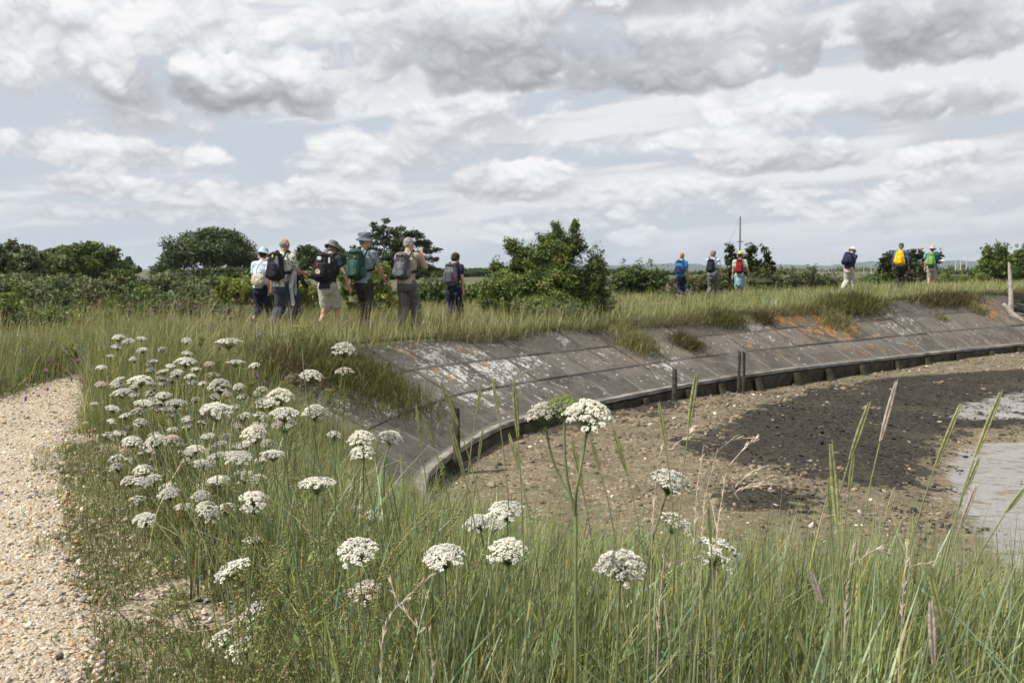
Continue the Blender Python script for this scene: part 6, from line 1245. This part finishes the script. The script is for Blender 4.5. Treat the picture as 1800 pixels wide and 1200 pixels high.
# hidden companion
p, J = person(516, 462, 588, 19.6, 'person in dark jacket and dark trousers almost hidden behind the balding man', dict(shirt=C_['black'], trousers=C_['jeans'], hair=HB, h=1.52, yaw=-.3, sleeve=1.9, armR=(.1, .15, .9), armL=(.1, .1, .8)))
# 2 balding man in leaf-print shirt
p, J = person(497, 422, 588, 17.4, 'balding person in pale leaf-print shirt and dark jeans with a black and grey pack', dict(shirt=C_['leaf'], trousers=C_['jeans'], hair=HG, style='bald', yaw=-.32, lean=.13, turn=-.35, armL=(-.12, .10, .12), armR=(.30, .14, 1.15), skin=SKIN2, sleeve=.72, baggy=1.08, fat=1.05, stride=.24, tail=.10))
def ex1(r, loc, w, dp, h):
    v, f = ell(loc(.01, -dp*1.10, h*.62), (.022, .010, .026)); link('badge', np_mesh('badge', v, f, smooth=True), LM, r); fuse('grey_panel', [sbox(loc(w*.55, -dp*.82, h*.05), (w*.28, dp*.22, h*.62), np.eye(3), 3)], C_['lgrey'], r, .010, 2)
backpack(J, C_['black'], 'black rucksack with grey panels and a lime tag on the balding person', .155, .28, .12, extra=ex1)
jk = world_empty('draped_jacket', J, Vector((.24, -.02, .98)), 'pale grey rain jacket hanging from the arm of the balding person', 'jacket')
fuse('cloth', [cap((-.05, .10, .20), (.0, -.04, -.05), .055, .06, 12, .5), cap((0, -.04, -.05), (.05, -.06, -.38), .06, .035, 12, .45), cap((-.02, .12, .20), (.02, .08, -.2), .045, .03, 12, .5)], cloth('grey_rain_cloth', (.42, .44, .46)), jk, .010, 3, .010, 3)
# 3 man in cream shorts
p, J = person(577, 427, 592, 17.2, 'person in charcoal tee, cream shorts and grey bucket hat with a black pack', dict(shirt=C_['char'], trousers=C_['cream'], legs=.88, baggy=1.08, hat=('bucket', C_['hat']), hair=HG, yaw=-.30, lean=.22, nod=.35, armL=(.12, .20, .12), armR=(.05, .42, .10), sleeve=.38, fat=1.1, stride=.22, turn=-.2, tail=.12, skin=SKIN))
def ex2(r, loc, w, dp, h):
    mb = MB(); n = 13; c = loc(.015, -dp*1.42, -h*.42)
    V = [c-[0, 0, .045]]+[c+np.array([math.sin(a)*.052, -.010+.004*(i % 2), math.cos(a)*.05]) for i, a in enumerate(np.linspace(-2.2, 2.2, n))]+[c+[0, .02, 0]]; mb.add(np.array(V), [(0, i+1, i+2) for i in range(n-1)]); mb.add(np.array(V), [(n+1, i+2, i+1) for i in range(n-1)]); mb.build('scallop_shell', SHELL, r)
    v, f = sbox(loc(-.01, -dp*1.36, h*.02), (.014, .008, .04), np.eye(3)); link('red_tag', np_mesh('red_tag', v, f), RD, r); v, f = sbox(loc(-.0, -dp*1.15, h*.50), (.045, .006, .035), np.eye(3)); link('badge', np_mesh('badge', v, f), ONE, r)
    v, f = sbox(loc(w*.95, -dp*.55, h*.42), (.020, .006, .055), np.eye(3)); link('label_card', np_mesh('label_card', v, f), ONE, r)
backpack(J, C_['black'], 'bulky black rucksack with scallop shell and red tag', .175, .28, .135, extra=ex2)
# 4 man with green pack
p, J = person(640, 414, 586, 17.5, 'person in grey-blue shirt, dark trousers and bucket hat with a green pack', dict(shirt=C_['sage'], trousers=C_['ktrous'], hat=('bucket', C_['hat2']), hair=HG, yaw=-.32, turn=-.9, nod=.05, lean=.08, armL=(-.12, .2, .15), armR=(.30, .26, .30), sleeve=.55, stride=.30, front=0, h=1.86))
def ex3(r, loc, w, dp, h): v, f = ell(loc(.055, -dp*1.15, h*.42), (.018, .008, .016)); link('orange_badge', np_mesh('badge', v, f), C_['orange'], r)
backpack(J, C_['green'], 'dark green trekking rucksack, the largest pack of the first group', .17, .30, .14, C_['lgreen'], extra=ex3, side=-.03)
# 5 man in tan shirt
p, J = person(716, 421, 585, 17.8, 'grey-haired person in tan shirt and grey trousers with a hand raised to the mouth', dict(shirt=C_['tan'], trousers=C_['gtrous'], hair=HW, yaw=-.30, turn=-.65, lean=.09, nod=.2, armL=(.05, .10, .15), armR=(.75, .30, 2.05), inR=.55, sleeve=1.0, baggy=1.25, stride=.22, fat=1.08))
backpack(J, C_['grey'], 'grey-black rucksack with pale grey lid on the tan shirt', .150, .27, .13, C_['lgrey'])
# 6 woman in navy
p, J = person(797, 453, 574, 19.2, 'person with curly dark hair all in navy, last of the first group, grey pack', dict(shirt=C_['navy'], trousers=C_['navy'], hair=HB, style='bushy', yaw=-.32, turn=-.5, lean=.17, nod=.3, armL=(.1, .1, .2), armR=(-.1, .13, .12), sleeve=.5, baggy=1.05, stride=.20, h=1.60, shoulder=.165))
def ex4(r, loc, w, dp, h): v, f = sbox(loc(w*.9, -dp*.4, -h*.45), (.012, .05, .04), np.eye(3)); link('red_patch', np_mesh('red_patch', v, f), RD, r)
backpack(J, C_['lgrey'], 'slim grey rucksack on the curly-haired person in navy', .140, .24, .11, C_['grey'], extra=ex4)
FV = .010
def far(px, y0, y1, d, lab, cfg): cfg['vox'] = FV; return person(px, y0, y1, d, lab, cfg)
p, J = far(1196, 453, 536, 30, 'fair-haired person in bright blue tee with a blue pack', dict(shirt=C_['blue'], trousers=C_['navy'], hair=HL, yaw=-.5, turn=-.2, legs=1.5, stride=.2, armR=(.1, .16, .2), h=1.62, shoulder=.165)); backpack(J, C_['bpack'], 'sky blue and navy rucksack with orange edge', .14, .24, .12, C_['navyp'])
p, J = far(1251, 446, 534, 30, 'person with dark grey hair in striped tee and grey trousers, black pack', dict(shirt=C_['stripe'], trousers=C_['gtrous'], hair=HG, style='bushy', yaw=-.5, turn=-.4, stride=.25, armR=(.1, .2, .2), h=1.68)); backpack(J, C_['black'], 'small black rucksack on the striped tee', .13, .23, .11)
p, J = far(1299, 450, 530, 30.5, 'person in lime cap and pale green tee, light blue wrap at the waist, red pack', dict(shirt=C_['mint'], trousers=C_['skirt'], skirt=True, legs=.95, hair=HB, style='pony', hat=('cap', C_['lime']), yaw=-.3, turn=-.4, stride=.16, armR=(.05, .3, .1), armL=(.05, .15, .1), h=1.62)); backpack(J, C_['red'], 'dark red rucksack under the lime cap', .13, .25, .11)
p, J = far(1490, 442, 520, 33, 'stooping person in white sun hat, navy jacket and cream trousers', dict(shirt=C_['navyp'], trousers=C_['cream'], hat=('bucket', C_['white']), hair=HW, yaw=-.75, lean=.38, nod=.3, stride=.26, sleeve=1.9, armL=(.1, .1, .3), armR=(-.3, -.1, .3), baggy=1.2, h=1.72)); backpack(J, C_['navyp'], 'navy rucksack on the stooping person', .16, .25, .13, C_['navy'])
p, J = far(1581, 437, 512, 34, 'person in blue shirt, black trousers and camouflage cap with a yellow pack', dict(shirt=C_['dblue'], trousers=C_['black'], hair=HG, hat=('cap', C_['camo']), yaw=-.55, lean=.08, stride=.15, sleeve=1.8, armR=(.05, .2, .25), armL=(.1, .2, .2), h=1.76))
def ex5(r, loc, w, dp, h): v, f = sbox(loc(0, -dp*1.32, -h*.02), (.03, .006, .022), np.eye(3)); link('badge', np_mesh('badge', v, f), ONE, r)
backpack(J, C_['yellow'], 'bright yellow rain-covered rucksack', .165, .28, .14, C_['yellow'], lid=False, extra=ex5)
p, J = far(1636, 441, 508, 35, 'person in teal top, stone hat and beige shorts holding a white paper, green pack', dict(shirt=C_['teal'], trousers=C_['stone'], legs=.98, hair=HB, hat=('bucket', C_['stone']), yaw=-.6, lean=.08, stride=.18, armR=(.35, .2, 1.2), armL=(-.1, .15, .2), h=1.66)); backpack(J, C_['gpack'], 'leaf green rucksack behind the teal top', .15, .26, .13, C_['gpack'])
a = J['arms'][1]; q = a[2]+a[3]*.13; pr = world_empty('paper_map', J, q, 'folded white paper held out by the last walker', 'paper'); mb = MB(); mb.box((-.03, .03, .01), (.15, .11, .004), Matrix.Rotation(.3, 3, 'X')); mb.box((-.03, .025, .03), (.15, .10, .003), Matrix.Rotation(.75, 3, 'X')); mb.build('sheet', plain('paper', (.78, .78, .75), .8), pr)

# ------------------------------------------------------------------ air: far things fade to blue
mb = MB(); mb.box((0, 2900, 22), (11000, 6600, 90)); m = bpy.data.materials.new('haze'); m.use_nodes = True; nt = m.node_tree; nt.nodes.clear()
pv = nn(nt, 'ShaderNodeVolumePrincipled', inputs={'Color': (.80, .88, 1, 1), 'Density': 1.0e-4, 'Anisotropy': .2}); out_ = nn(nt, 'ShaderNodeOutputMaterial'); nt.links.new(pv.outputs[0], out_.inputs['Volume'])
tag(mb.build('haze', m), 'thin blue summer haze over the far shore', 'haze', kind='stuff')
